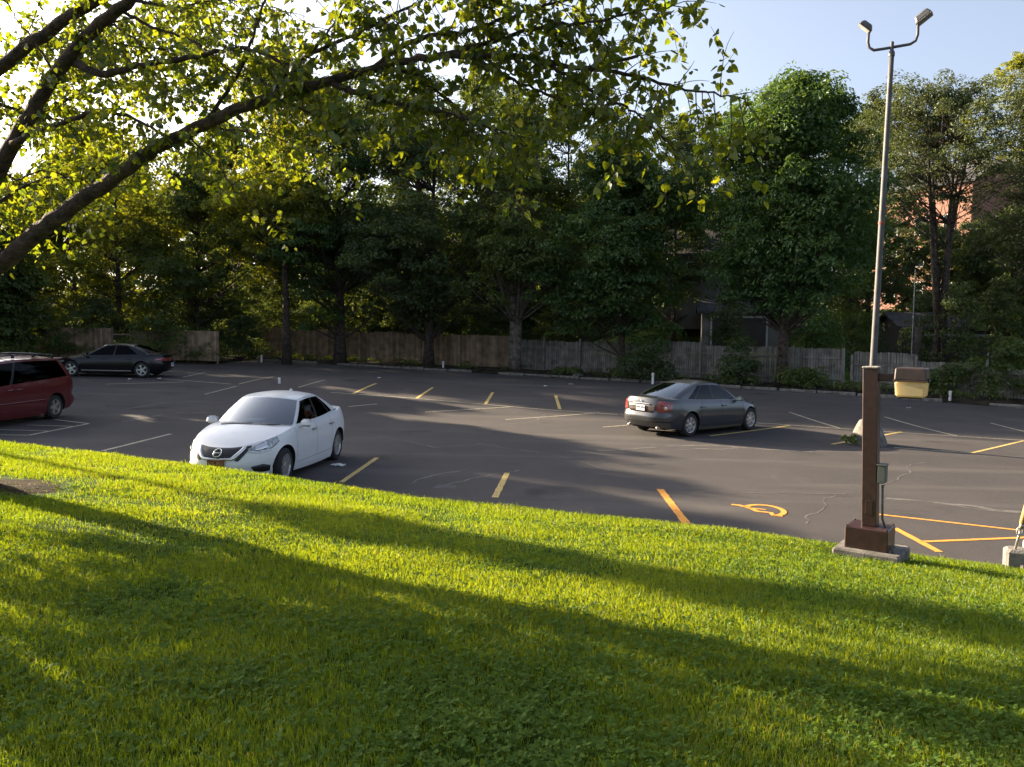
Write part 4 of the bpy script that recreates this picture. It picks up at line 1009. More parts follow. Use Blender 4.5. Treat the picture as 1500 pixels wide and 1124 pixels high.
def near_tree():
    rng = np.random.default_rng(23)
    bx, by = -6.35, 9.55; bz = float(z_lawn(bx, by))
    root = thing('spreading_tree', 'spreading lawn tree with heart-shaped leaves whose dark limbs reach across the top of the view', 'tree', (bx, by, bz))
    org = np.array([bx, by, bz]); wood = MB(); leaves = []
    def px(l): return np.array([dp(a, b, c) for a, b, c in l]) - org
    def smooth(P, n):
        P = np.asarray(P); d = np.concatenate([[0], np.cumsum(np.linalg.norm(np.diff(P, axis=0), axis=1))]); f = [itp(list(zip(d, P[:, k]))) for k in range(3)]
        t = np.linspace(0, d[-1], n); return np.stack([f[k](t) for k in range(3)], 1), d[-1]
    fork = np.array([.10, -.05, 1.45])
    wood.tube([(0, 0, -.2), (0, 0, .05), (.02, 0, .5), (.05, -.02, 1.0), fork], [.40, .32, .25, .23, .23], 14)
    B = []   # (points, r0, r1, twigs per metre, first fraction with twigs, droop)
    def limb(pts, r0, r1, dens, t0=.0, dr=.5, frm=None):
        P = px(pts)
        if frm is not None: P = np.concatenate([np.atleast_2d(frm), P])
        Q, Ln = smooth(P, max(8, int(6 * len(P))))
        jit = (rng.normal(size=Q.shape) * .012) * np.linspace(.3, 1, len(Q))[:, None]; Q = Q + jit
        u = np.linspace(0, 1, len(Q)); wood.tube(Q, r0 + (r1 - r0) * u ** .8, 9 if r0 > .03 else 6, True); B.append((Q, Ln, dens, t0, dr))
    limb([(-70, 425, 9.35), (0, 388, 9.2), (60, 336, 9.0), (150, 272, 8.8), (240, 211, 8.5), (300, 182, 8.3), (400, 141, 8.0), (480, 120, 7.8), (570, 96, 7.6), (650, 82, 7.4), (760, 84, 7.2), (860, 100, 7.0), (935, 84, 6.9)], .128, .013, 5.5, .42, .5, fork * .97)
    limb([(-45, 330, 9.4), (0, 246, 9.2), (35, 183, 9.0), (80, 110, 8.8), (130, 52, 8.6), (190, 0, 8.4), (260, -80, 8.2), (340, -170, 8.0)], .125, .04, 4, .5, .4, fork)
    limb([(-125, 300, 9.5), (-45, 140, 9.3), (0, 98, 9.1), (60, 52, 8.9), (140, 0, 8.7), (230, -70, 8.4), (330, -150, 8.2)], .115, .04, 3, .5, .4, fork + np.array([-.05, .05, .05]))
    for pts, r0, r1, de, dr in (
        ([(108, 92, 8.75), (150, 108, 8.6), (200, 97, 8.5), (290, 83, 8.3), (340, 72, 8.1), (400, 84, 7.9), (440, 108, 7.8)], .045, .012, 9, .6),
        ([(18, 210, 9.0), (80, 185, 8.8), (150, 163, 8.6), (190, 172, 8.5), (240, 196, 8.4)], .04, .010, 10, .6),
        ([(480, 120, 7.8), (560, 147, 7.5), (620, 158, 7.3), (700, 180, 7.1), (745, 198, 7.0), (775, 215, 6.95)], .034, .007, 17, .8),
        ([(545, 102, 7.65), (600, 62, 7.5), (680, 45, 7.4), (760, 20, 7.2), (840, -4, 7.0), (920, -20, 6.9)], .028, .008, 18, .5),
        ([(650, 82, 7.4), (720, 60, 7.3), (800, 40, 7.1), (880, 30, 6.9), (950, 14, 6.8), (985, 10, 6.7)], .026, .006, 20, .5),
        ([(860, 100, 7.0), (930, 112, 6.85), (1000, 130, 6.75), (1060, 140, 6.65), (1100, 150, 6.6)], .020, .005, 17, .5),
        ([(800, 92, 7.1), (870, 135, 6.9), (930, 165, 6.8), (965, 195, 6.75), (985, 215, 6.75)], .020, .005, 13, .7),
        ([(690, 84, 7.35), (760, 120, 7.2), (830, 150, 7.0), (880, 175, 6.95)], .020, .005, 20, .8),
        ([(570, 96, 7.6), (620, 120, 7.5), (670, 160, 7.4), (700, 200, 7.3), (725, 208, 7.3)], .018, .005, 20, .8),
        ([(270, 196, 8.4), (310, 232, 8.3), (345, 280, 8.2), (385, 320, 8.2)], .012, .004, 5, .9),
        ([(390, 145, 8.0), (440, 90, 7.9), (520, 50, 7.7), (600, 10, 7.5), (680, -30, 7.3)], .026, .008, 17, .5),
        ([(300, 182, 8.3), (335, 130, 8.2), (368, 62, 8.1), (390, 0, 8.0), (420, -60, 7.9)], .024, .008, 7, .5),
        ([(175, 15, 8.45), (225, 40, 8.4), (285, 62, 8.3), (350, 110, 8.2), (395, 120, 8.1)], .020, .005, 8, .7),
        ([(400, 141, 8.0), (440, 160, 7.9), (490, 185, 7.8), (540, 205, 7.7)], .016, .005, 12, .9),
        ([(60, 336, 9.0), (110, 300, 9.1), (170, 272, 9.2)], .014, .004, 4, .6), ([(0, 246, 9.2), (20, 262, 9.2), (60, 250, 9.1), (110, 262, 9.0)], .014, .004, 5, .6),
        ([(80, 110, 8.8), (50, 60, 8.9), (20, 20, 9.0), (0, -20, 9)], .016, .005, 5, .5), ([(150, 30, 8.55), (200, 60, 8.4), (235, 100, 8.3), (250, 150, 8.2)], .014, .004, 5, .8),
        ([(450, 85, 7.85), (500, 20, 7.8), (530, -40, 7.7)], .016, .005, 16, .5), ([(720, 60, 7.3), (700, 10, 7.3), (740, -40, 7.2)], .014, .005, 18, .5),
        ([(260, -80, 8.2), (420, -130, 7.8), (600, -150, 7.2), (800, -160, 6.6), (980, -140, 6.2)], .05, .010, 9, .5), ([(330, -150, 8.2), (520, -230, 7.6), (720, -280, 7.0), (900, -300, 6.5)], .04, .010, 7, .5),  # limbs above the view, put in for their shade
        ([(-45, 140, 9.3), (60, 170, 10.4), (160, 190, 11.2), (260, 212, 11.8)], .03, .005, 22, .6), ([(35, 183, 9.0), (90, 150, 10.0), (180, 120, 10.8), (280, 122, 11.5), (380, 112, 12.0)], .03, .005, 22, .6),
        ([(0, 98, 9.1), (80, 60, 10.0), (180, 30, 10.8), (300, 28, 11.5)], .03, .005, 24, .6), ([(-45, 330, 9.4), (40, 272, 10.2), (120, 250, 11.0), (215, 240, 11.6)], .03, .005, 21, .7), ([(80, 110, 8.8), (150, 62, 9.8), (240, 72, 10.5), (330, 42, 11.0)], .026, .005, 24, .6),
        ([(-45, 330, 9.4), (20, 320, 10.2), (80, 300, 10.8), (150, 310, 11.2)], .022, .005, 14, .7), ([(190, 0, 8.4), (260, 10, 9.6), (340, 0, 10.4), (430, 20, 11.0)], .024, .005, 22, .6), ([(300, 182, 8.3), (330, 190, 9.2), (400, 200, 10.0), (470, 225, 10.6)], .020, .005, 13, .8),
        ([(340, -170, 8.0), (380, -120, 6.8), (440, -100, 5.8), (520, -110, 5.0)], .04, .010, 5, .5)):
        limb(pts, r0, r1, de, .08, dr)
    for pts, r0, r1 in (([(.1, -.05, 1.45), (-.9, -.2, 2.3), (-2.2, -.5, 3.3), (-3.2, -.9, 3.9)], .14, .02), ([(.0, -.05, 1.6), (-.8, .2, 2.8), (-1.7, .5, 3.9), (-2.6, .6, 4.6)], .12, .02), ([(-.9, -.2, 2.3), (-1.6, -1.0, 2.9), (-2.2, -1.9, 3.4)], .07, .012),
                        ([(-.8, .2, 2.8), (-2.0, .1, 3.2), (-3.4, .4, 3.4)], .06, .012), ([(-.9, -.2, 2.3), (-1.3, -1.1, 3.4), (-1.4, -1.8, 4.2)], .06, .012), ([(-1.7, .5, 3.9), (-1.4, -.4, 4.5), (-1.5, -1.0, 5.0)], .05, .012), ([(-1.2, -.3, 2.55), (-2.0, -.9, 2.8), (-3.2, -1.6, 3.1)], .05, .012), ([(-2.2, -.5, 3.3), (-2.6, .1, 4.2), (-3.0, -.2, 5.0)], .05, .012), ([(-.5, -.1, 1.9), (-1.4, .2, 2.05), (-2.6, .8, 2.2)], .05, .012), ([(-.5, -.1, 1.9), (-1.2, -.6, 1.95), (-2.0, -.4, 2.5), (-2.9, -.3, 2.4)], .05, .012), ([(-.5, -.1, 1.9), (-1.0, -1.2, 2.2), (-1.8, -2.4, 2.3), (-2.6, -3.0, 2.6)], .05, .012), ([(-.9, -.2, 2.3), (-1.8, -1.6, 2.9), (-3.0, -2.6, 3.1)], .05, .012), ([(-1.0, -1.2, 2.2), (-.9, -2.2, 2.6), (-1.2, -3.2, 3.0)], .04, .01)):  # unseen limbs left of the trunk, set out to shade the lawn
        Q, Ln = smooth(np.array(pts), 18); u = np.linspace(0, 1, 18); wood.tube(Q, r0 + (r1 - r0) * u ** .8, 8, True); B.append((Q, Ln, 30, .18, .4))
    LP, LD, LN = [], [], []
    def twig(a, d, Ln, dr, lvl):
        n = max(4, int(Ln / .09)); P = [a]; d = np.array(d)
        for k in range(n):
            d = unit(d + np.array([0, 0, -dr * .17]) + rng.normal(size=3) * .13); P.append(P[-1] + d * Ln / n)
        P = np.array(P); wood.tube(P, np.linspace(.0055 if lvl == 0 else .003, .0015, len(P)), 4, False)
        for k in range(1, len(P)):
            for q in range(2):
                if rng.random() < .14: continue
                o = unit(rng.normal(size=3) * np.array([1, 1, .35])); pet = .045 + .03 * rng.random()
                LP.append(P[k] + o * pet * .7 + np.array([0, 0, -pet * .5]) + (P[k - 1] - P[k]) * rng.random()); LD.append(unit(o * (.55 + .4 * rng.random()) + np.array([0, 0, -.75 * rng.random() - .25]))); LN.append(unit(rng.normal(size=3) * .7 + np.array([0, 0, .45]) + np.array([0, -.35, 0])))
            if lvl == 0 and rng.random() < .30: twig(P[k], unit(d + rng.normal(size=3) * .9 + np.array([0, 0, -.1])), Ln * .5 * (.6 + .6 * rng.random()), dr, 1)
    for Q, Ln, dens, t0, dr in B:
        k = int(Ln * (1 - t0) * dens * 1.12); 
        for t in t0 + (1 - t0) * (np.arange(k) + rng.random(k)) / max(k, 1):
            f = t * (len(Q) - 1); i = min(int(f), len(Q) - 2); a = Q[i] + (Q[i + 1] - Q[i]) * (f - i); ax = unit(Q[i + 1] - Q[i])
            d = unit(rng.normal(size=3)); d = unit(d - ax * (d @ ax) * .7 + ax * .35 + np.array([0, 0, -.15 * dr]))
            twig(a, d, .22 + .42 * rng.random(), dr, 0)
        twig(Q[-1], unit(Q[-1] - Q[-2]), .35, dr, 0)
    wood.build('trunk', M['bark_near'], root, True)
    LP, LD, LN = np.array(LP), np.array(LD), np.array(LN); LN = unit(LN - LD * np.sum(LN * LD, 1)[:, None]); LS = np.cross(LD, LN); n = len(LP)
    sz = .060 * (.55 + .75 * rng.random(n)); curl = rng.normal(size=n) * 1.2
    H_ = HEART[None] * np.ones((n, 1, 1)); H_[:, :, 2] *= (1 + curl[:, None])
    V = LP[:, None] + (H_[:, :, 0:1] * LS[:, None] + H_[:, :, 1:2] * LD[:, None] + H_[:, :, 2:3] * LN[:, None]) * sz[:, None, None]
    Fi = (HEART_F[None] + (np.arange(n) * 11)[:, None, None]).reshape(-1, 3)
    rn = np.clip(rng.random(n) * .8 + .12 * rng.normal(size=n), 0, 1)
    mesh_np('crown', V.reshape(-1, 3), Fi, M['leaf_near'], root, True, {'rnd': np.repeat(rn, 11)})
    print('near leaves', n)

# ------------------------------------------------------------------ fences
def board_fence(label, A, Bp, h, mat, group=None, bw=.145, panel=2.42, gaps=(), picket=False, hz=0.06, sag=.04, post_out=False, seed=3, name='board_fence', cat='fence'):
    rng = np.random.default_rng(seed); A = np.array(A, float); Bp = np.array(Bp, float); Ln = np.linalg.norm(Bp - A); t = (Bp - A) / Ln; nrm = np.array([t[1], -t[0]])
    if nrm[1] > 0: nrm = -nrm     # towards the lot
    rz = math.atan2(t[1], t[0]); z0 = float(h_lot(*A)) + .1
    root = thing(name, label, cat, (A[0], A[1], z0), rz, group)
    np_ = max(1, round(Ln / panel)); pl = Ln / np_; s = -1 if (nrm @ np.array([-math.sin(rz), math.cos(rz)])) < 0 else 1
    def gz(x): p = A + t * x; return float(h_lot(*p)) + .1 - z0
    for i in range(np_ + 1):
        x = i * pl; pb = MB(); ph = h + (.16 if post_out else -.02) + rng.normal() * .02
        pb.box((x, s * (.075 if post_out else -.07), gz(x) + ph / 2 - .1), (.10, .10, ph + .2), bev=.012, M=Matrix.Rotation(rng.normal() * .012, 3, 'Y')); pb.build('post', M['post_wood'] if picket else mat, root)
    for i in range(np_):
        b = MB(); x = i * pl + (.055 if post_out else 0); lean = rng.normal() * .012; dz = rng.normal() * sag; full = True
        while x < (i + 1) * pl - (.055 if post_out else 0) - .02:
            w = bw * (.94 + .1 * rng.random()); P = A + t * (x + w / 2)
            if any(a < P[0] < c for a, c in gaps): x += w + .006; continue
            hh = h + dz + rng.normal() * .016; tl = rng.normal() * .006
            if picket: hh -= .0
            b.box((x + w / 2, s * .0 + rng.normal() * .003, gz(x) + hz + hh / 2), (w, .019, hh), M=Matrix.Rotation(lean + tl, 3, 'Y'), bev=.004 if not picket else .012, a=rng.random()); x += w + .004 + .006 * rng.random() + (.010 if picket else 0)
        for zr in ((.35, h * .80) if picket else (.3, h - .25)):
            if not any(a < (A + t * (i + .5) * pl)[0] < c for a, c in gaps): b.box(((i + .5) * pl, s * (.035 if picket else -.032), gz((i + .5) * pl) + zr), (pl - .02, .038, .085), a=.5)
        if b.n: b.build('fence_panel', mat, root)
    return root
# ------------------------------------------------------------------ street furniture
def lamp_post():
    X, Y = dp(1273, 812, 9.2)[:2]; z = float(z_lawn(X, Y)) - .04
    rz = -.62
    r = thing('lamp_post', 'brown square lamp post with an amber box light on the lawn', 'lamp post', (X, Y, z), rz)
    lean = Matrix.Rotation(-.030, 3, 'Y')
    b = MB(); b.box((.02, .0, .06), (.70, .60, .22), bev=.02); b.build('concrete_foot', M['concrete_dark'], r)
    b = MB(); b.box((0, 0, .275), (.45, .40, .27), bev=.012); b.build('base_cover', M['brown_metal'], r)
    def tl(p): return np.array(lean) @ (np.array(p) - np.array([0, 0, .41])) + np.array([0, 0, .41])
    b = MB(); c = tl((0, 0, 1.29)); b.box(c, (.155, .155, 1.76), M=lean, bev=.007); b.build('post', M['brown_metal'], r)
    b = MB(); c = tl((0, 0, 2.18)); b.box(c, (.168, .168, .022), M=lean, bev=.006); b.build('cap', M['concrete'], r)
    b = MB(); c = tl((.17, 0, 2.07)); b.box(c, (.20, .08, .085), bev=.008); c = tl((.26, 0, 2.05)); b.box(c, (.02, .17, .17), bev=.004); b.build('arm', M['brown_metal'], r)
    hd = MB(); c = tl((.410, 0, 2.06))
    # housing: wider at the rim, lid sloping up; then rim, then lens tapering downwards
    hd.box(c + np.array([0, 0, .050]), (.315, .25, .135), taper=.96, bev=.012); h = hd.build('lamp_housing', M['dark_bronze'], r)
    rm = MB(); rm.box(c + np.array([0, 0, -.022]), (.33, .265, .018), bev=.005); rm.box(c + np.array([-.165, -.05, -.015]), (.02, .03, .05)); rm.box(c + np.array([.165, .0, -.015]), (.02, .03, .05)); rm.build('rim', M['dark_bronze'], h)
    ln = MB(); ln.box(c + np.array([0, 0, -.113]), (.305, .24, .165), M=Matrix.Diagonal((1, 1, -1)).to_3x3(), taper=.94, bev=.016); ln.build('lens', M['lens'], h, True, 30)
    bt = MB(); bt.box(c + np.array([0, 0, -.203]), (.23, .17, .016), bev=.005); bt.build('lens_base', M['dark_bronze'], h)
    for x in (-.205, .205):
        for y in (-.18, .18): bo = MB(); bo.lathe([(.014, .41), (.014, .422), (.001, .424)], 6, c=(x, y, 0)); bo.build('bolt', M['dark_bronze'], r)
    hh = MB(); c = tl((0, -.0785, .62)); hh.box(c, (.075, .004, .16), bev=.0015); hh.build('hand_hole_cover', M['brown_metal'], r)
    jb = MB(); c = tl((.125, -.015, 1.0)); jb.box(c, (.085, .125, .20), bev=.008); jb.box(c + np.array([.0, 0, .106]), (.10, .14, .013), bev=.003); j = jb.build('junction_box', M['grey_box'], r)
    cd = MB(); cd.tube([tl((.13, -.02, .88)), tl((.13, -.02, .5)), (.18, .05, .30), (.24, .10, .16)], .013, 8); cd.tube([(.27, -.16, .14), (.27, -.16, .24), (.255, -.16, .26)], .012, 6); cd.build('conduit', M['grey_box'], r, True)

def flood_pole():
    p = gp(1272, 651); X, Y = p[:2]; z = float(h_lot(X, Y))
    r = thing('floodlight_pole', 'tall grey pole with two floodlights on a forked bracket in the parking lot', 'light pole', (X, Y, z))
    k = MB()
    rings = [(.48, .0), (.46, .10), (.31, .48), (.24, .62), (.20, .65)]
    an = np.linspace(0, 2 * PI, 21)[:-1]
    V = [[(rr * math.cos(a) * (1 + .05 * math.sin(3 * a)), rr * math.sin(a), zz) for a in np.append(an, an[0])] for rr, zz in rings]; k.grid(np.array(V), flip=True); k.add([V[-1][j] for j in range(20)], [list(range(20))])
    k.build('concrete_base', M['concrete_dark'], r, True, 40)
    H = 10.0; lx = .018
    def at(zz): return np.array([lx * zz, 0, zz])
    k = MB(); zz = np.linspace(.7, H, 12); k.tube([at(a) for a in zz], np.linspace(.088, .062, 12), 16); pl = k.build('pole', M['pole'], r, True)
    k = MB(); c = at(H); k.lathe([(.075, -.05), (.075, .05), (.06, .08), (.045, .10), (.045, .30), (.03, .32), (.001, .32)], 14, c=c); k.build('pole_cap', M['pole'], r, True, 40)
    k = MB(); c = at(5.75); k.lathe([(.076, -.04), (.083, -.035), (.083, .035), (.076, .04)], 16, c=c); k.build('rust_band', M['rust'], r)
    k = MB(); c = at(H) + np.array([0, 0, .18]); a = .06
    rt = np.array([math.cos(-.38), math.sin(-.38), 0])
    P = []
    for u, w in ((-.56, .46), (-.57, .20), (-.53, .06), (-.42, -.01), (-.2, -.0), (.2, .03), (.42, .05), (.54, .12), (.58, .26), (.58, .52)): P.append(c + rt * u + np.array([0, 0, w - .02]))
    k.tube(P, .036, 10); br = k.build('bracket', M['pole'], r, True)
    for u, w, tilt, yaw, sc in ((-.62, .60, -.72, 2.75, .75), (.68, .68, .62, -.55, .88)):
        h = MB(); base = c + rt * u + np.array([0, 0, w])
        Rm = (Matrix.Rotation(yaw, 3, 'Z') @ Matrix.Rotation(-abs(tilt), 3, 'Y'))
        h.box(base, (.46 * sc, .36 * sc, .20 * sc), M=Rm, taper=.84, bev=.03)
        f = h.build('floodlight', M['flood'], r, True, 30)
        q = MB(); Ra = np.array(Rm); q.box(base + Ra @ np.array([.0, 0, -.105 * sc]), (.46 * sc, .37 * sc, .02), M=Rm, bev=.004); q.build('lens', M['concrete'], f)
        q = MB(); q.tube([P[0] if u < 0 else P[-1], base - Ra @ np.array([.18 * sc, 0, 0])], .05, 8); q.build('knuckle', M['flood'], f, True)

def guy_wire():
    b = dp(1490, 805, 9.35); X, Y = b[:2]; z = float(z_lawn(X, Y))
    r = thing('guy_wire_guard', 'tan guard tube on a guy wire anchored in a stone block at the right edge', 'guy wire', (X, Y, z))
    bl = MB(); bl.box((.04, .02, .10), (.30, .26, .30), rz=-.4, bev=.03); bl.box((.10, -.10, .02), (.24, .12, .18), rz=-.2, bev=.02); bl.build('anchor_block', M['concrete_dark'], r)
    d = unit(np.array([.045, -.25, .96])); s = np.array([-.03, 0, .22])
    k = MB(); k.tube([s, s + d * .30], .014, 8); k.tube([s + d * .26 + np.array([.035 * math.cos(a), 0, .05 * math.sin(a)]) for a in np.linspace(0, 2 * PI, 13)], .010, 6, False); k.tube([s + d * .30, s + d * .36], .026, 8); k.build('shackle', M['steel'], r, True)
    k = MB(); P = [s + d * (.36 + t) for t in np.linspace(0, 2.4, 6)]; k.tube(P, .033, 12); k.build('guard_tube', M['tan_plastic'], r, True)
    k = MB(); k.tube([s + d * .3, s + d * 9.2], .007, 6); k.build('wire', M['steel'], r)
    k = MB(); k.box((.13, .05, .30), (.06, .05, .10), bev=.015); k.build('marker_cap', M['white_post'], r)
    e = np.array([X, Y, z]) + s + d * 9.2
    p = thing('utility_pole', 'round wooden utility pole holding the guy wire off the right edge of the lawn', 'utility pole', (e[0] + .12, e[1], float(z_lawn(e[0], e[1]))))
    k = MB(); k.tube([(0, 0, -.3), (0, 0, 5), (0, 0, e[2] + .6)], [.16, .14, .11], 12); k.build('pole', M['wood_pole'], p, True)
    k = MB(); k.box((0, .12, e[2] - .3), (2.2, .09, .11), bev=.01); k.build('crossarm', M['wood_pole'], p)

def marker_posts():
    for px, py, h, lab in ((383, 531, .42, 'thin white marker post beside the dark gap between the two brown fences'), (409, 562, .22, 'short white marker post showing just above the roof of the white car'), (649, 542, .46, 'white marker post at the back kerb below the leaning tree trunk'),
                           (956, 563, .50, 'white marker post just behind the roof of the grey car'), (1391, 589, .42, 'white marker post to the right of the lamp post light near the dark hedge')):
        p = gp(px, py); r = thing('marker_post', lab, 'marker post', p, 0, 'white marker posts along the back of the lot')
        k = MB(); k.tube([(0, 0, -.1), (.01, 0, h)], [.055, .05], 12); k.build('tube', M['white_post'], r, True, 40)
        k = MB(); k.lathe([(.056, h - .05), (.058, h - .01), (.045, h + .015), (.001, h + .022)], 12, c=(.01, 0, 0)); k.build('cap', M['white_post'], r, True)

def litter():
    for i, (px, py, s, lab) in enumerate(((495, 682, .17, 'flattened white paper scrap on the asphalt behind the front wheel of the white car'), (1331, 598, .12, 'small white paper scrap on dark asphalt below the amber lamp lens'), (836, 563, .14, 'pale crumpled litter near the back kerb left of the grey car'),
                        (190, 556, .10, 'tiny white scrap on the asphalt below the black car'), (233, 555, .12, 'small white scrap by the rear wheel of the black car'), (555, 554, .12, 'white scrap on the asphalt near the middle of the back row'), (799, 566, .12, 'pale scrap between the two short yellow lines'))):
        p = gp(px, py, .006); b = MB(); rng = np.random.default_rng(40 + i); n = 6
        G = np.array([[(s * (u / (n - 1) - .5) * (1.6 if py > 600 else 1.2) + rng.normal() * .01, s * (v / (n - 1) - .5) + rng.normal() * .01, abs(rng.normal()) * .022) for v in range(n)] for u in range(n)])
        b.grid(G, flip=True); b.grid(G - np.array([0, 0, .003])); o = b.build('paper_scrap', M['paper'], None); o.location = p; o.rotation_euler = (0, 0, i * 1.1)
        tag(o, lab, 'litter', 'scraps of litter on the lot')
    X, Y = dp(985, 770, 11.0)[:2]; b = MB(); b.add(HEART * .11, HEART_F.tolist()); o = b.build('fallen_leaf', M['dry_leaf']); o.location = (X, Y, float(z_lawn(X, Y)) + .075); o.rotation_euler = (-.9, .3, .5)
    tag(o, 'single orange fallen leaf on the lawn edge near the orange line', 'leaf')
    for px, py, s, lab in ((926, 552, .34, 'rough grey stone at the foot of the fence beside the low bush'), (848, 553, .26, 'flat broken kerb stone in front of the grey picket fence')):
        p = gp(px, py, .02); bm = bmesh.new(); bmesh.ops.create_icosphere(bm, subdivisions=2, radius=s)
        for v in bm.verts:
            f = .75 + .5 * float(vnoise(v.co.x * 4 + px, v.co.y * 4, v.co.z * 4)); v.co = Vector((v.co.x * f * 1.5, v.co.y * f, v.co.z * f * .6))
        me = bpy.data.meshes.new('stone'); bm.to_mesh(me); bm.free(); me.materials.append(M['concrete_dark']); o = bpy.data.objects.new('stone', me); COL.objects.link(o); o.location = p + np.array([0, 0, s * .2]); tag(o, lab, 'stone')

# ------------------------------------------------------------------ houses beyond the fence
def house(name, label, cat, loc, rz, w, d, h, rise, wall, roof, windows=(), ridge='x', chimney=None, door=None, over=.35):
    """box house: walls with a gable roof; windows = (face, x, z, w, h)"""
    r = thing(name, label, cat, loc, rz)
    b = MB(); b.box((0, 0, h / 2 - .5), (w, d, h + 1))
    if ridge == 'x':
        for x in (-w / 2, w / 2): b.add([(x, -d / 2, h), (x, d / 2, h), (x, 0, h + rise)], [[0, 1, 2]])
    else:
        for y in (-d / 2, d / 2): b.add([(-w / 2, y, h), (w / 2, y, h), (0, y, h + rise)], [[0, 1, 2]])
    b.build('wall', wall, r)
    k = MB(); th = .16
    a, c = (w, d) if ridge == 'x' else (d, w)
    for s in (-1, 1):
        sl = rise / (c / 2); e = c / 2 + over
        Pt = [(-a / 2 - over, s * e, h - sl * over + .03), (a / 2 + over, s * e, h - sl * over + .03), (a / 2 + over, 0, h + rise + .03), (-a / 2 - over, 0, h + rise + .03)]
        Pb = [(x, y, z + th) for x, y, z in Pt]
        if ridge != 'x': Pt = [(y, x, z) for x, y, z in Pt]; Pb = [(y, x, z) for x, y, z in Pb]
        k.add(Pt + Pb, [[0, 1, 2, 3], [7, 6, 5, 4], [0, 4, 5, 1], [1, 5, 6, 2], [2, 6, 7, 3], [3, 7, 4, 0]])
    ro = k.build('roof', roof, r)
    if chimney:
        q = MB(); q.box((chimney[0], chimney[1], h + rise * .9), (.9, .7, 2.2), bev=.02); q.build('chimney', M['brick'], ro)
    for f, x, z, ww, hh in windows:
        fr = MB(); pn = MB(); n = -1
        def put(mb, cx, cz, sx, sz, t, o):
            if f == 'front': mb.box((cx, -d / 2 - o, cz), (sx, t, sz))
            else: mb.box((-w / 2 - o if f == 'left' else w / 2 + o, cx, cz), (t, sx, sz))
        for q in (-1, 1): put(fr, x + q * (ww / 2 + .04), z, .09, hh + .16, .08, .04); put(fr, x, z + q * (hh / 2 + .04), ww, .09, .08, .04)
        put(fr, x, z, ww, .05, .05, .03)
        fo = fr.build('window', M['trim'], r); put(pn, x, z, ww, hh, .03, .012); pn.build('pane', M['window'], fo)
    if door:
        x, ww, hh = door; q = MB(); q.box((x, -d / 2 - .03, hh / 2), (ww, .06, hh)); dd = q.build('garage_doorway' if ww > 1.5 else 'door', M['door_dark'], r)
        q = MB()
        for s in (-1, 1): q.box((x + s * (ww / 2 + .06), -d / 2 - .05, hh / 2), (.12, .10, hh))
        q.box((x, -d / 2 - .05, hh + .07), (ww + .24, .10, .14)); q.build('door_frame', M['trim'], dd)
    return r

def zg(X, Y): return float(z_ground(X, Y))

def houses():
    p = dp(1412, 300, 84); z = zg(p[0], 84)
    house('brick_house', 'tall red brick house catching the sun behind the vase-shaped tree', 'house', (p[0] - .5, 88, z), -1.0, 13, 11, 12.2, 2.4, M['brick'], M['darkroof'],
          [('front', x, zz, 1.0, 1.6) for x in (-4.4, -1.5, 1.5, 4.4) for zz in (2.0, 5.2, 8.4)] + [('left', y, zz, 1.0, 1.6) for y in (-2.6, 2.2) for zz in (2, 5.2, 8)], chimney=(3, 1.5))
    p = dp(668, 300, 78); z = zg(p[0], 78)
    house('red_roof_house', 'house with a red shingle roof glimpsed through the dense trees in the middle', 'house', (p[0], 80, z), .25, 10, 9, 5.6, 4.6, M['siding'], M['redroof'], [('front', x, 3.8, 1, 1.5) for x in (-3, 0, 3)], chimney=(-3, 1))
    p = dp(1082, 420, 62); z = zg(p[0], 62)
    house('grey_house', 'pale grey house with a dark roof half hidden between the two big green trees', 'house', (p[0], 66, z + 1.6), -.30, 8, 9, 4.6, 2.8, M['siding'], M['darkroof'], [('front', -2, 3.2, 1.0, 1.4), ('front', 2, 3.2, 1.0, 1.4), ('left', 0, 3.2, 1, 1.4)])
    p = dp(1088, 490, 58); z = zg(p[0], 58)
    house('garage', 'low garage with a wide dark door below the pale grey house', 'garage', (p[0] + .3, 59.5, z), -.2, 5.6, 4, 2.5, .9, M['siding'], M['darkroof'], door=(-.3, 3.6, 2.1))
    p = dp(1405, 520, 50); z = zg(p[0], 50)
    house('garage', 'garage with a black open doorway in white trim behind the ivy-covered trunks', 'garage', (p[0], 53, z - .25), -.12, 5.6, 5, 2.45, .8, M['door_dark'], M['darkroof'], door=(0, 4.2, 1.95))  # open doorway is a flat dark slab, its inner shade put into the colour
    p = dp(1302, 408, 98); z = zg(p[0], 98)
    house('cottage', 'small white cottage with a dark roof far up the sunny slope', 'house', (p[0] + .6, 100, z), -.3, 5.5, 5, 2.4, 1.4, M['siding_white'], M['darkroof'], [('front', -1.2, 1.4, .9, 1.0)])
    p = dp(1342, 500, 44); 
    r = thing('wooden_post', 'stout weathered wooden post with a thin pipe beside the ivy-covered trunks', 'post', (p[0], 44, zg(p[0], 44)))
    k = MB(); k.tube([(0, 0, -.2), (0, 0, 1.3), (.02, 0, 2.6)], [.26, .24, .23], 12); k.build('pole', M['wood_pole'], r, True)
    k = MB(); k.tube([(-.26, -.08, .2), (-.25, -.08, 5.6)], .025, 6); k.build('conduit', M['trim'], r)
# ------------------------------------------------------------------ put everything in its place
build_setting()
build_grass()
near_tree()

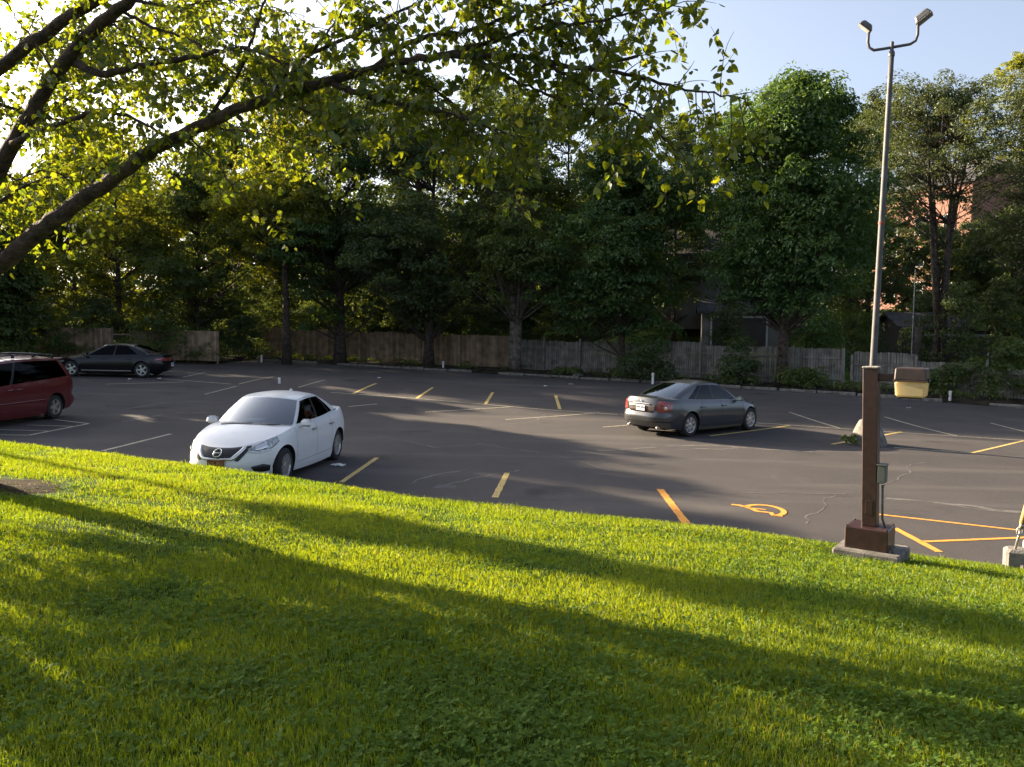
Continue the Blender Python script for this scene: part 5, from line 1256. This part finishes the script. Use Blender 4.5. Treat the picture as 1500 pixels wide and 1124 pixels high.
def car(name, label, fn, px, yaw, XY=None):
    r = thing(name, label, 'car'); fn(r); place(r, XY[0], XY[1], yaw); return r
ws = car('white_sedan', 'white sedan parked nose towards the grass bank with a paper on its dashboard', white_sedan, None, -1.70, (-4.66, 16.1))
car('grey_sedan', 'metallic grey sedan seen from behind, parked on the right of the lot', grey_sedan, None, .70, (5.36, 24.0))
car('black_sedan', 'black sedan with silver wheels parked side-on along the left fence', black_sedan, None, 3.20, (-16.85, 35.3))
car('red_minivan', 'dark red minivan with a roof rack cut off by the left edge', red_minivan, None, -1.68, (-13.85, 21.75))

lamp_post(); flood_pole(); guy_wire(); marker_posts(); litter(); houses()

# fences
gl, gr = dp(166, 500, 46.4)[0], dp(196, 500, 46.4)[0]
xl = dp(318, 500, 46.4)[0]
board_fence('weathered brown board fence behind the black car with a dark missing section', (xl - 34, 46.6), (xl, 46.4), 1.66, M['board'], gaps=((gl, gr),), seed=5)
a = dp(386, 500, 55.0)[:2]; m = dp(744, 500, 46.0)[:2]; e = dp(1236, 540, 36.6)[:2]
board_fence('brown board fence in deep shade across the middle of the back of the lot', a, m, 1.80, M['board'], seed=9)
board_fence('grey weathered picket fence with tall posts behind the grey sedan', m + np.array([.15, -.1]), e, 1.62, M['picket'], bw=.10, panel=2.25, picket=True, post_out=True, seed=13, sag=.07, name='picket_fence')
e2 = dp(1560, 540, 31.5)[:2]
board_fence('low grey picket fence lost behind the dark hedge at the right', e + np.array([.3, -.2]), e2, 1.35, M['picket'], bw=.10, panel=2.25, picket=True, post_out=True, seed=15, sag=.1, name='picket_fence')

def tb(px, D):
    X = dp(px, 500, D)[0]; return np.array([X, D, max(float(h_lot(X, D)) + .08, zg(X, D))])
def topz(py, D, base, px=750): return dp(px, py, D)[2] - base[2]

def T(label, px, D, ytop, ycb, wpx, leaf, bark='bark', name='leafy_tree', group='trees along the back fence', **kw):
    b = tb(px, D); H = topz(ytop, D, b, px); cb = max(.6, topz(ycb, D, b, px)); rad = wpx / 2 / F * D
    return tree(name, label, 'tree', b, H, cb, rad, M[leaf], M[bark], group=group, **kw)

# front row, left to right
T('tree over the left fence whose low crown hangs above the black car bonnet', 40, 50.0, 285, 475, 160, 'leaf_sunlit', seed=31, n=200, per=95)
T('dark tree behind the fence above the roof of the black car', 175, 49.5, 228, 480, 190, 'leaf_sunlit', seed=32, n=200, per=95)
T('dark tree standing left of the gap between the two brown fences', 290, 50.5, 255, 480, 190, 'leaf_mid', seed=33, n=210, per=95)
T('thin-stemmed tree at the left end of the middle brown fence', 417, 50.5, 220, 430, 120, 'leaf_sunlit', seed=34, n=130, per=90, r0=.13)
T('tree with a sunlit yellow-green crown above the middle brown fence', 420, 47.5, 102, 345, 185, 'leaf_sunlit', seed=35, n=230, per=105, r0=.2, size=.2)
T('broad dark tree with a thick trunk before the left half of the middle fence', 498, 49.0, 165, 455, 170, 'leaf_blue', seed=36, n=250, per=105, r0=.30)
T('tree with a leaning forked trunk crossing the middle of the brown fence', 628, 46.6, 140, 455, 210, 'leaf_dark', seed=37, n=250, per=105, r0=.24, off=(-.8, .2), stems=((0, 0), (.25, .1)))
T('tree with three pale trunks where the brown fence meets the grey pickets', 755, 44.2, 150, 440, 190, 'leaf_mid', 'bark_pale', seed=38, n=240, per=100, r0=.26, stems=((-.10, 0), (.08, .12), (.24, -.05)))
T('dense dark green tree with a forked trunk behind the low bush', 912, 41.2, 228, 490, 205, 'leaf_blue', seed=39, n=260, per=110, r0=.16, stems=((-.08, 0), (.18, .1)))
T('tall bright green tree with a single trunk right of the grey car', 1148, 37.2, 140, 445, 225, 'leaf_bright', seed=143, n=560, rc=1.1, per=100, r0=.22, size=.19, prof=(.95, .38))
T('vase-shaped tree with many dark ivy-covered stems behind the lamp post light', 1378, 43.5, 150, 285, 250, 'leaf_dusty', seed=41, n=230, per=95, size=.14, r0=.17, stems=((-.30, 0), (-.12, .1), (.02, .0), (.16, .1), (.32, 0)), open_=.04, prof=(.9, .5), rc=.8)
T('tall hazy tree running out of the right edge of the view', 1535, 45.0, 105, 350, 250, 'leaf_dusty', seed=42, n=300, per=95, size=.16, r0=.24)
# back rows
G2 = 'trees behind the fence line'
for lab, px, D, yt, yc, w, leaf, sd, n in (
    ('small sunlit tree far left beyond the fence', -60, 56, 185, 480, 240, 'leaf_sunlit', 51, 200),
    ('dark tree filling the space behind the black car', 110, 58, 200, 480, 240, 'leaf_mid', 52, 220),
    ('tree rising behind the fence end at the dark gap', 345, 62, 200, 490, 210, 'leaf_dark', 53, 240),
    ('tall tree behind the yellow-green crown', 520, 64, 118, 470, 240, 'leaf_mid', 54, 260),
    ('tall tree behind the leaning forked trunk', 690, 66, 128, 360, 230, 'leaf_dark', 55, 240),
    ('tall tree behind the three pale trunks', 830, 60, 130, 450, 230, 'leaf_mid', 56, 260),
    ('dark round-topped tree between the forked tree and the bright green tree', 985, 62, 185, 440, 180, 'leaf_dark', 57, 260),
    ('tree in the shade between the bright green tree and the tall pole', 1245, 56, 190, 460, 160, 'leaf_dark', 58, 190),
    ('thin airy tree whose top shows left of the tall pole', 1270, 66, 150, 420, 150, 'leaf_dusty', 59, 150),
    ('sunlit tree on the slope above the brick house', 1480, 98, 95, 250, 190, 'leaf_sunlit', 60, 220),
    ('tree beyond the fence below the red roof', 600, 56, 330, 480, 170, 'leaf_dark', 61, 170),
    ('dark tree on the slope behind the grey house', 1060, 84, 225, 420, 190, 'leaf_dark', 62, 200),
    ('tree deep in the shade left of the forked tree', 850, 53, 330, 490, 150, 'leaf_dark', 63, 150),
    ('tree hidden deep behind the middle fence', 730, 56, 330, 480, 150, 'leaf_dark', 64, 150),
    ('low dark tree in front of the brick house wall', 1372, 66, 352, 490, 200, 'leaf_dark', 66, 260), ('second low dark tree in front of the brick house near the right edge', 1490, 62, 320, 480, 150, 'leaf_dark', 67, 170), ('dark tree crowding behind the right-hand hedge', 1480, 52, 330, 500, 170, 'leaf_dark', 65, 180)):
    T(lab, px, D, yt, yc, w, leaf, group=G2, seed=sd, n=n, per=80, size=.24, rc=.9)
# trees added beyond the left edge, sized and spaced to throw the long shadows
for lab, X, D, H, rad, sd in (('bushy tree added for its shadow just beyond the left edge of the view behind the black car', -27.2, 42.8, 7.2, 2.7, 71), ('tree added for its shadow beyond the left edge along the side of the lot', -26.8, 37.6, 8.6, 2.4, 72), ('second tree added for its shadow beyond the left edge, nearer to the grass bank', -26.6, 34.8, 9.0, 2.4, 73), ('spreading tree added beyond the left edge so that its shadow falls over the white sedan', -27.2, 31.0, 9.5, 2.5, 74), ('tall narrow tree added beyond the left edge so that its shadow crosses the lawn', -27, 25.3, 12.0, .5, 75)):
    b = (X, D, float(h_lot(X, D))); tree('leafy_tree', lab, 'tree', b, H, 9.4 if sd == 75 else .9, rad, M['leaf_mid'], M['bark'], n=60 if sd == 75 else 300, rc=.5 if sd == 75 else .95, per=90, size=.26, seed=sd, group='trees added beyond the left edge for their shadows', r0=.2, prof=(.9, .4))
# far wood closing the view between the trunks, raised at left to block low sun
rng = np.random.default_rng(77); n = 1300; xs = rng.uniform(-105, 40, n); ys = 74 - .25 * np.clip(xs, -60, 40) + 10 * rng.random(n) + 8 * (xs < -30); zz = rng.random(n) ** .8 * (8 + 6 * vnoise(xs * .12, 3.0) + 5 * (xs < -32)) 
k = (xs < 14); xs, ys, zz = xs[k], ys[k], zz[k]
V, Fq, a_ = leaf_clumps(np.stack([xs, ys, z_ground(xs, ys) + zz], 1), 1.6 + 1.0 * rng.random(len(xs)), 70, .75, rng, .8)
tag(mesh_np('far_wood', V, Fq, M['leaf_dark'], None, False, {'rnd': a_}), 'dense far wood closing the view behind the trees', 'wood', kind='stuff')

# understorey and hedges
for i, (lab, px, D, yt, w, leaf, h) in enumerate((
    ('vines heaped over the left end of the brown fence', 30, 46.0, 470, 150, 'leaf_mid', 0), ('vines spilling over the fence above the black car boot', 235, 46.0, 474, 120, 'leaf_mid', 0), ('overgrown bush behind the fence above the black car roof', 140, 48.0, 445, 160, 'leaf_dark', 0),
    ('dark thicket deep behind the gap between the two brown fences', 360, 58, 420, 120, 'leaf_dark', 0), ('tall thicket behind the middle fence under the yellow-green crown', 430, 60, 410, 130, 'leaf_dark', 0), ('tall thicket behind the middle fence under the dark crowns', 540, 60, 405, 150, 'leaf_dark', 0), ('thicket behind the fence between the leaning and the pale trunks', 660, 58, 410, 140, 'leaf_dark', 0), ('thicket behind the pale trunks', 780, 54, 415, 120, 'leaf_dark', 0),
    ('leafy bush in front of the grey garage wall', 1062, 50, 440, 60, 'leaf_dark', 0), ('tall bush behind the picket fence left of the tall pole', 1240, 46, 400, 90, 'leaf_mid', 0), ('leafy bush beside the black open garage', 1350, 47, 440, 60, 'leaf_dark', 0),
    ('dark bush filling the gap between the two brown fences', 352, 50.5, 470, 90, 'leaf_dark', 0), ('dark thicket behind the fence right of the gap', 330, 53.5, 440, 160, 'leaf_dark', 0), ('thicket behind the left half of the middle fence', 465, 56.5, 445, 150, 'leaf_dark', 0), ('thicket behind the middle fence left of the leaning trunk', 570, 54.5, 440, 140, 'leaf_dark', 0),
    ('thicket behind the middle fence right of the leaning trunk', 690, 51.0, 445, 140, 'leaf_dark', 0), ('thicket behind the grey pickets by the pale trunks', 830, 48.0, 450, 120, 'leaf_dark', 0),
    ('low dark bush against the grey picket fence beside the grey car', 945, 39.0, 515, 95, 'leaf_dark', 0), ('dark bush hanging over the picket fence right of the grey car', 1083, 37.6, 505, 50, 'leaf_dark', 0), ('bush behind the picket fence right of the bright green tree', 1200, 40.0, 470, 95, 'leaf_blue', 0),
    ('weedy bush at the foot of the fence near the tall pole', 1180, 36.0, 555, 90, 'leaf_mid', 0), ('dark hedge below the ivy-covered trunks', 1395, 34.0, 545, 90, 'leaf_mid', 0), ('tall dark hedge at the right edge of the lot', 1478, 33.0, 515, 130, 'leaf_mid', 0), ('hedge running out of the right edge', 1580, 32.0, 500, 150, 'leaf_mid', 0),
    ('ivy climbing the trunks behind the lamp', 1405, 42.8, 430, 60, 'leaf_dark', 0), ('ivy mass on the slope right of the ivy-covered trunks', 1460, 47.0, 420, 90, 'leaf_dark', 0), ('bush on the slope below the white cottage', 1265, 50, 470, 70, 'leaf_dark', 0))):
    X = dp(px, 500, D)[0]; b = np.array([X, D, max(float(h_lot(X, D)) + .08, zg(X, D))]); hh = dp(px, yt, D)[2] - b[2]
    ww = w / F * D
    shrub('bush', lab, 'bush', b, ww, min(ww, 2.2) if D < 47 else ww * .8, max(.5, hh), M[leaf], n=int(22 + 9 * ww * hh / 2), per=80, size=.15, seed=80 + i, group='bushes and vines along the fence', rc=.45)

# weeds along the foot of the fence (uncountable)
rng = np.random.default_rng(3); n = 330; xs = rng.uniform(-17, 19, n); ys = np.array([float(y_back(x)) for x in xs]) + .25 + 2.4 * rng.random(n) ** 1.3
k = fbm(xs * .7, ys * .5, 2, 2) > .40; xs, ys = xs[k], ys[k]
ctr = np.stack([xs, ys, h_lot(xs, ys) + .22 + .12 * rng.random(len(xs))], 1)
V, Fq, a_ = leaf_clumps(ctr, .18 + .30 * rng.random(len(xs)), 40, .12, rng, .7)
tag(mesh_np('weeds', V, Fq, M['leaf_mid'], None, False, {'rnd': a_}), 'low weeds growing along the foot of the fences', 'weeds', kind='stuff')
p = gp(1247, 652); rng = np.random.default_rng(4); ctr = p + np.stack([rng.normal(size=9) * .09, rng.normal(size=9) * .09, .05 + .16 * rng.random(9)], 1)
V, Fq, a_ = leaf_clumps(ctr - p, np.full(9, .10), 40, .07, rng, .9); o = mesh_np('weed_tuft', V, Fq, M['leaf_mid'], None, False, {'rnd': a_}); o.location = p
tag(o, 'green weed tuft against the concrete base of the tall pole', 'weed')

# ------------------------------------------------------------------ light, sky, camera
AZ, EL = math.radians(-57), math.radians(16.5)     # azimuth measured from the view direction, to the left
sd = Vector((math.sin(AZ) * math.cos(EL), math.cos(AZ) * math.cos(EL), math.sin(EL)))
lt = bpy.data.lights.new('sun', 'SUN'); lt.energy = 5.0; lt.angle = math.radians(.5); lt.color = (1.0, .82, .58)
so = bpy.data.objects.new('sun', lt); COL.objects.link(so); so.rotation_euler = sd.to_track_quat('Z', 'Y').to_euler()
w = bpy.data.worlds.new('World'); scene.world = w; w.use_nodes = True; nt = w.node_tree; bg = nt.nodes['Background']
sky = nt.nodes.new('ShaderNodeTexSky'); sky.sky_type = 'NISHITA'; sky.sun_disc = False; sky.sun_elevation = EL; sky.sun_rotation = AZ; sky.air_density = 0.75; sky.dust_density = 4.5; sky.ozone_density = 2.2
hz = nt.nodes.new('ShaderNodeHueSaturation'); hz.inputs['Saturation'].default_value = .68; nt.links.new(sky.outputs[0], hz.inputs['Color']); nt.links.new(hz.outputs[0], bg.inputs[0]); bg.inputs[1].default_value = .074

cd = bpy.data.cameras.new('camera'); co = bpy.data.objects.new('camera', cd); COL.objects.link(co); scene.camera = co
cd.sensor_width = 36; cd.lens = F / 1500 * 36; cd.clip_start = .05; cd.clip_end = 3000
co.matrix_world = Matrix(((CR[0], CU[0], -_fw[0], 0), (CR[1], CU[1], -_fw[1], 0), (CR[2], CU[2], -_fw[2], CAMH), (0, 0, 0, 1)))
vs = scene.view_settings; vs.view_transform = 'Standard'; vs.look = 'None'; vs.exposure = 2.38; vs.gamma = 1.0; vs.use_curve_mapping = False
scene.render.engine = 'CYCLES'; cy = scene.cycles
cy.max_bounces = 7; cy.diffuse_bounces = 3; cy.glossy_bounces = 3; cy.transmission_bounces = 4; cy.transparent_max_bounces = 10
cy.use_denoising = True; cy.denoiser = 'OPENIMAGEDENOISE'
cy.sample_clamp_indirect = 6
scene.render.film_transparent = False
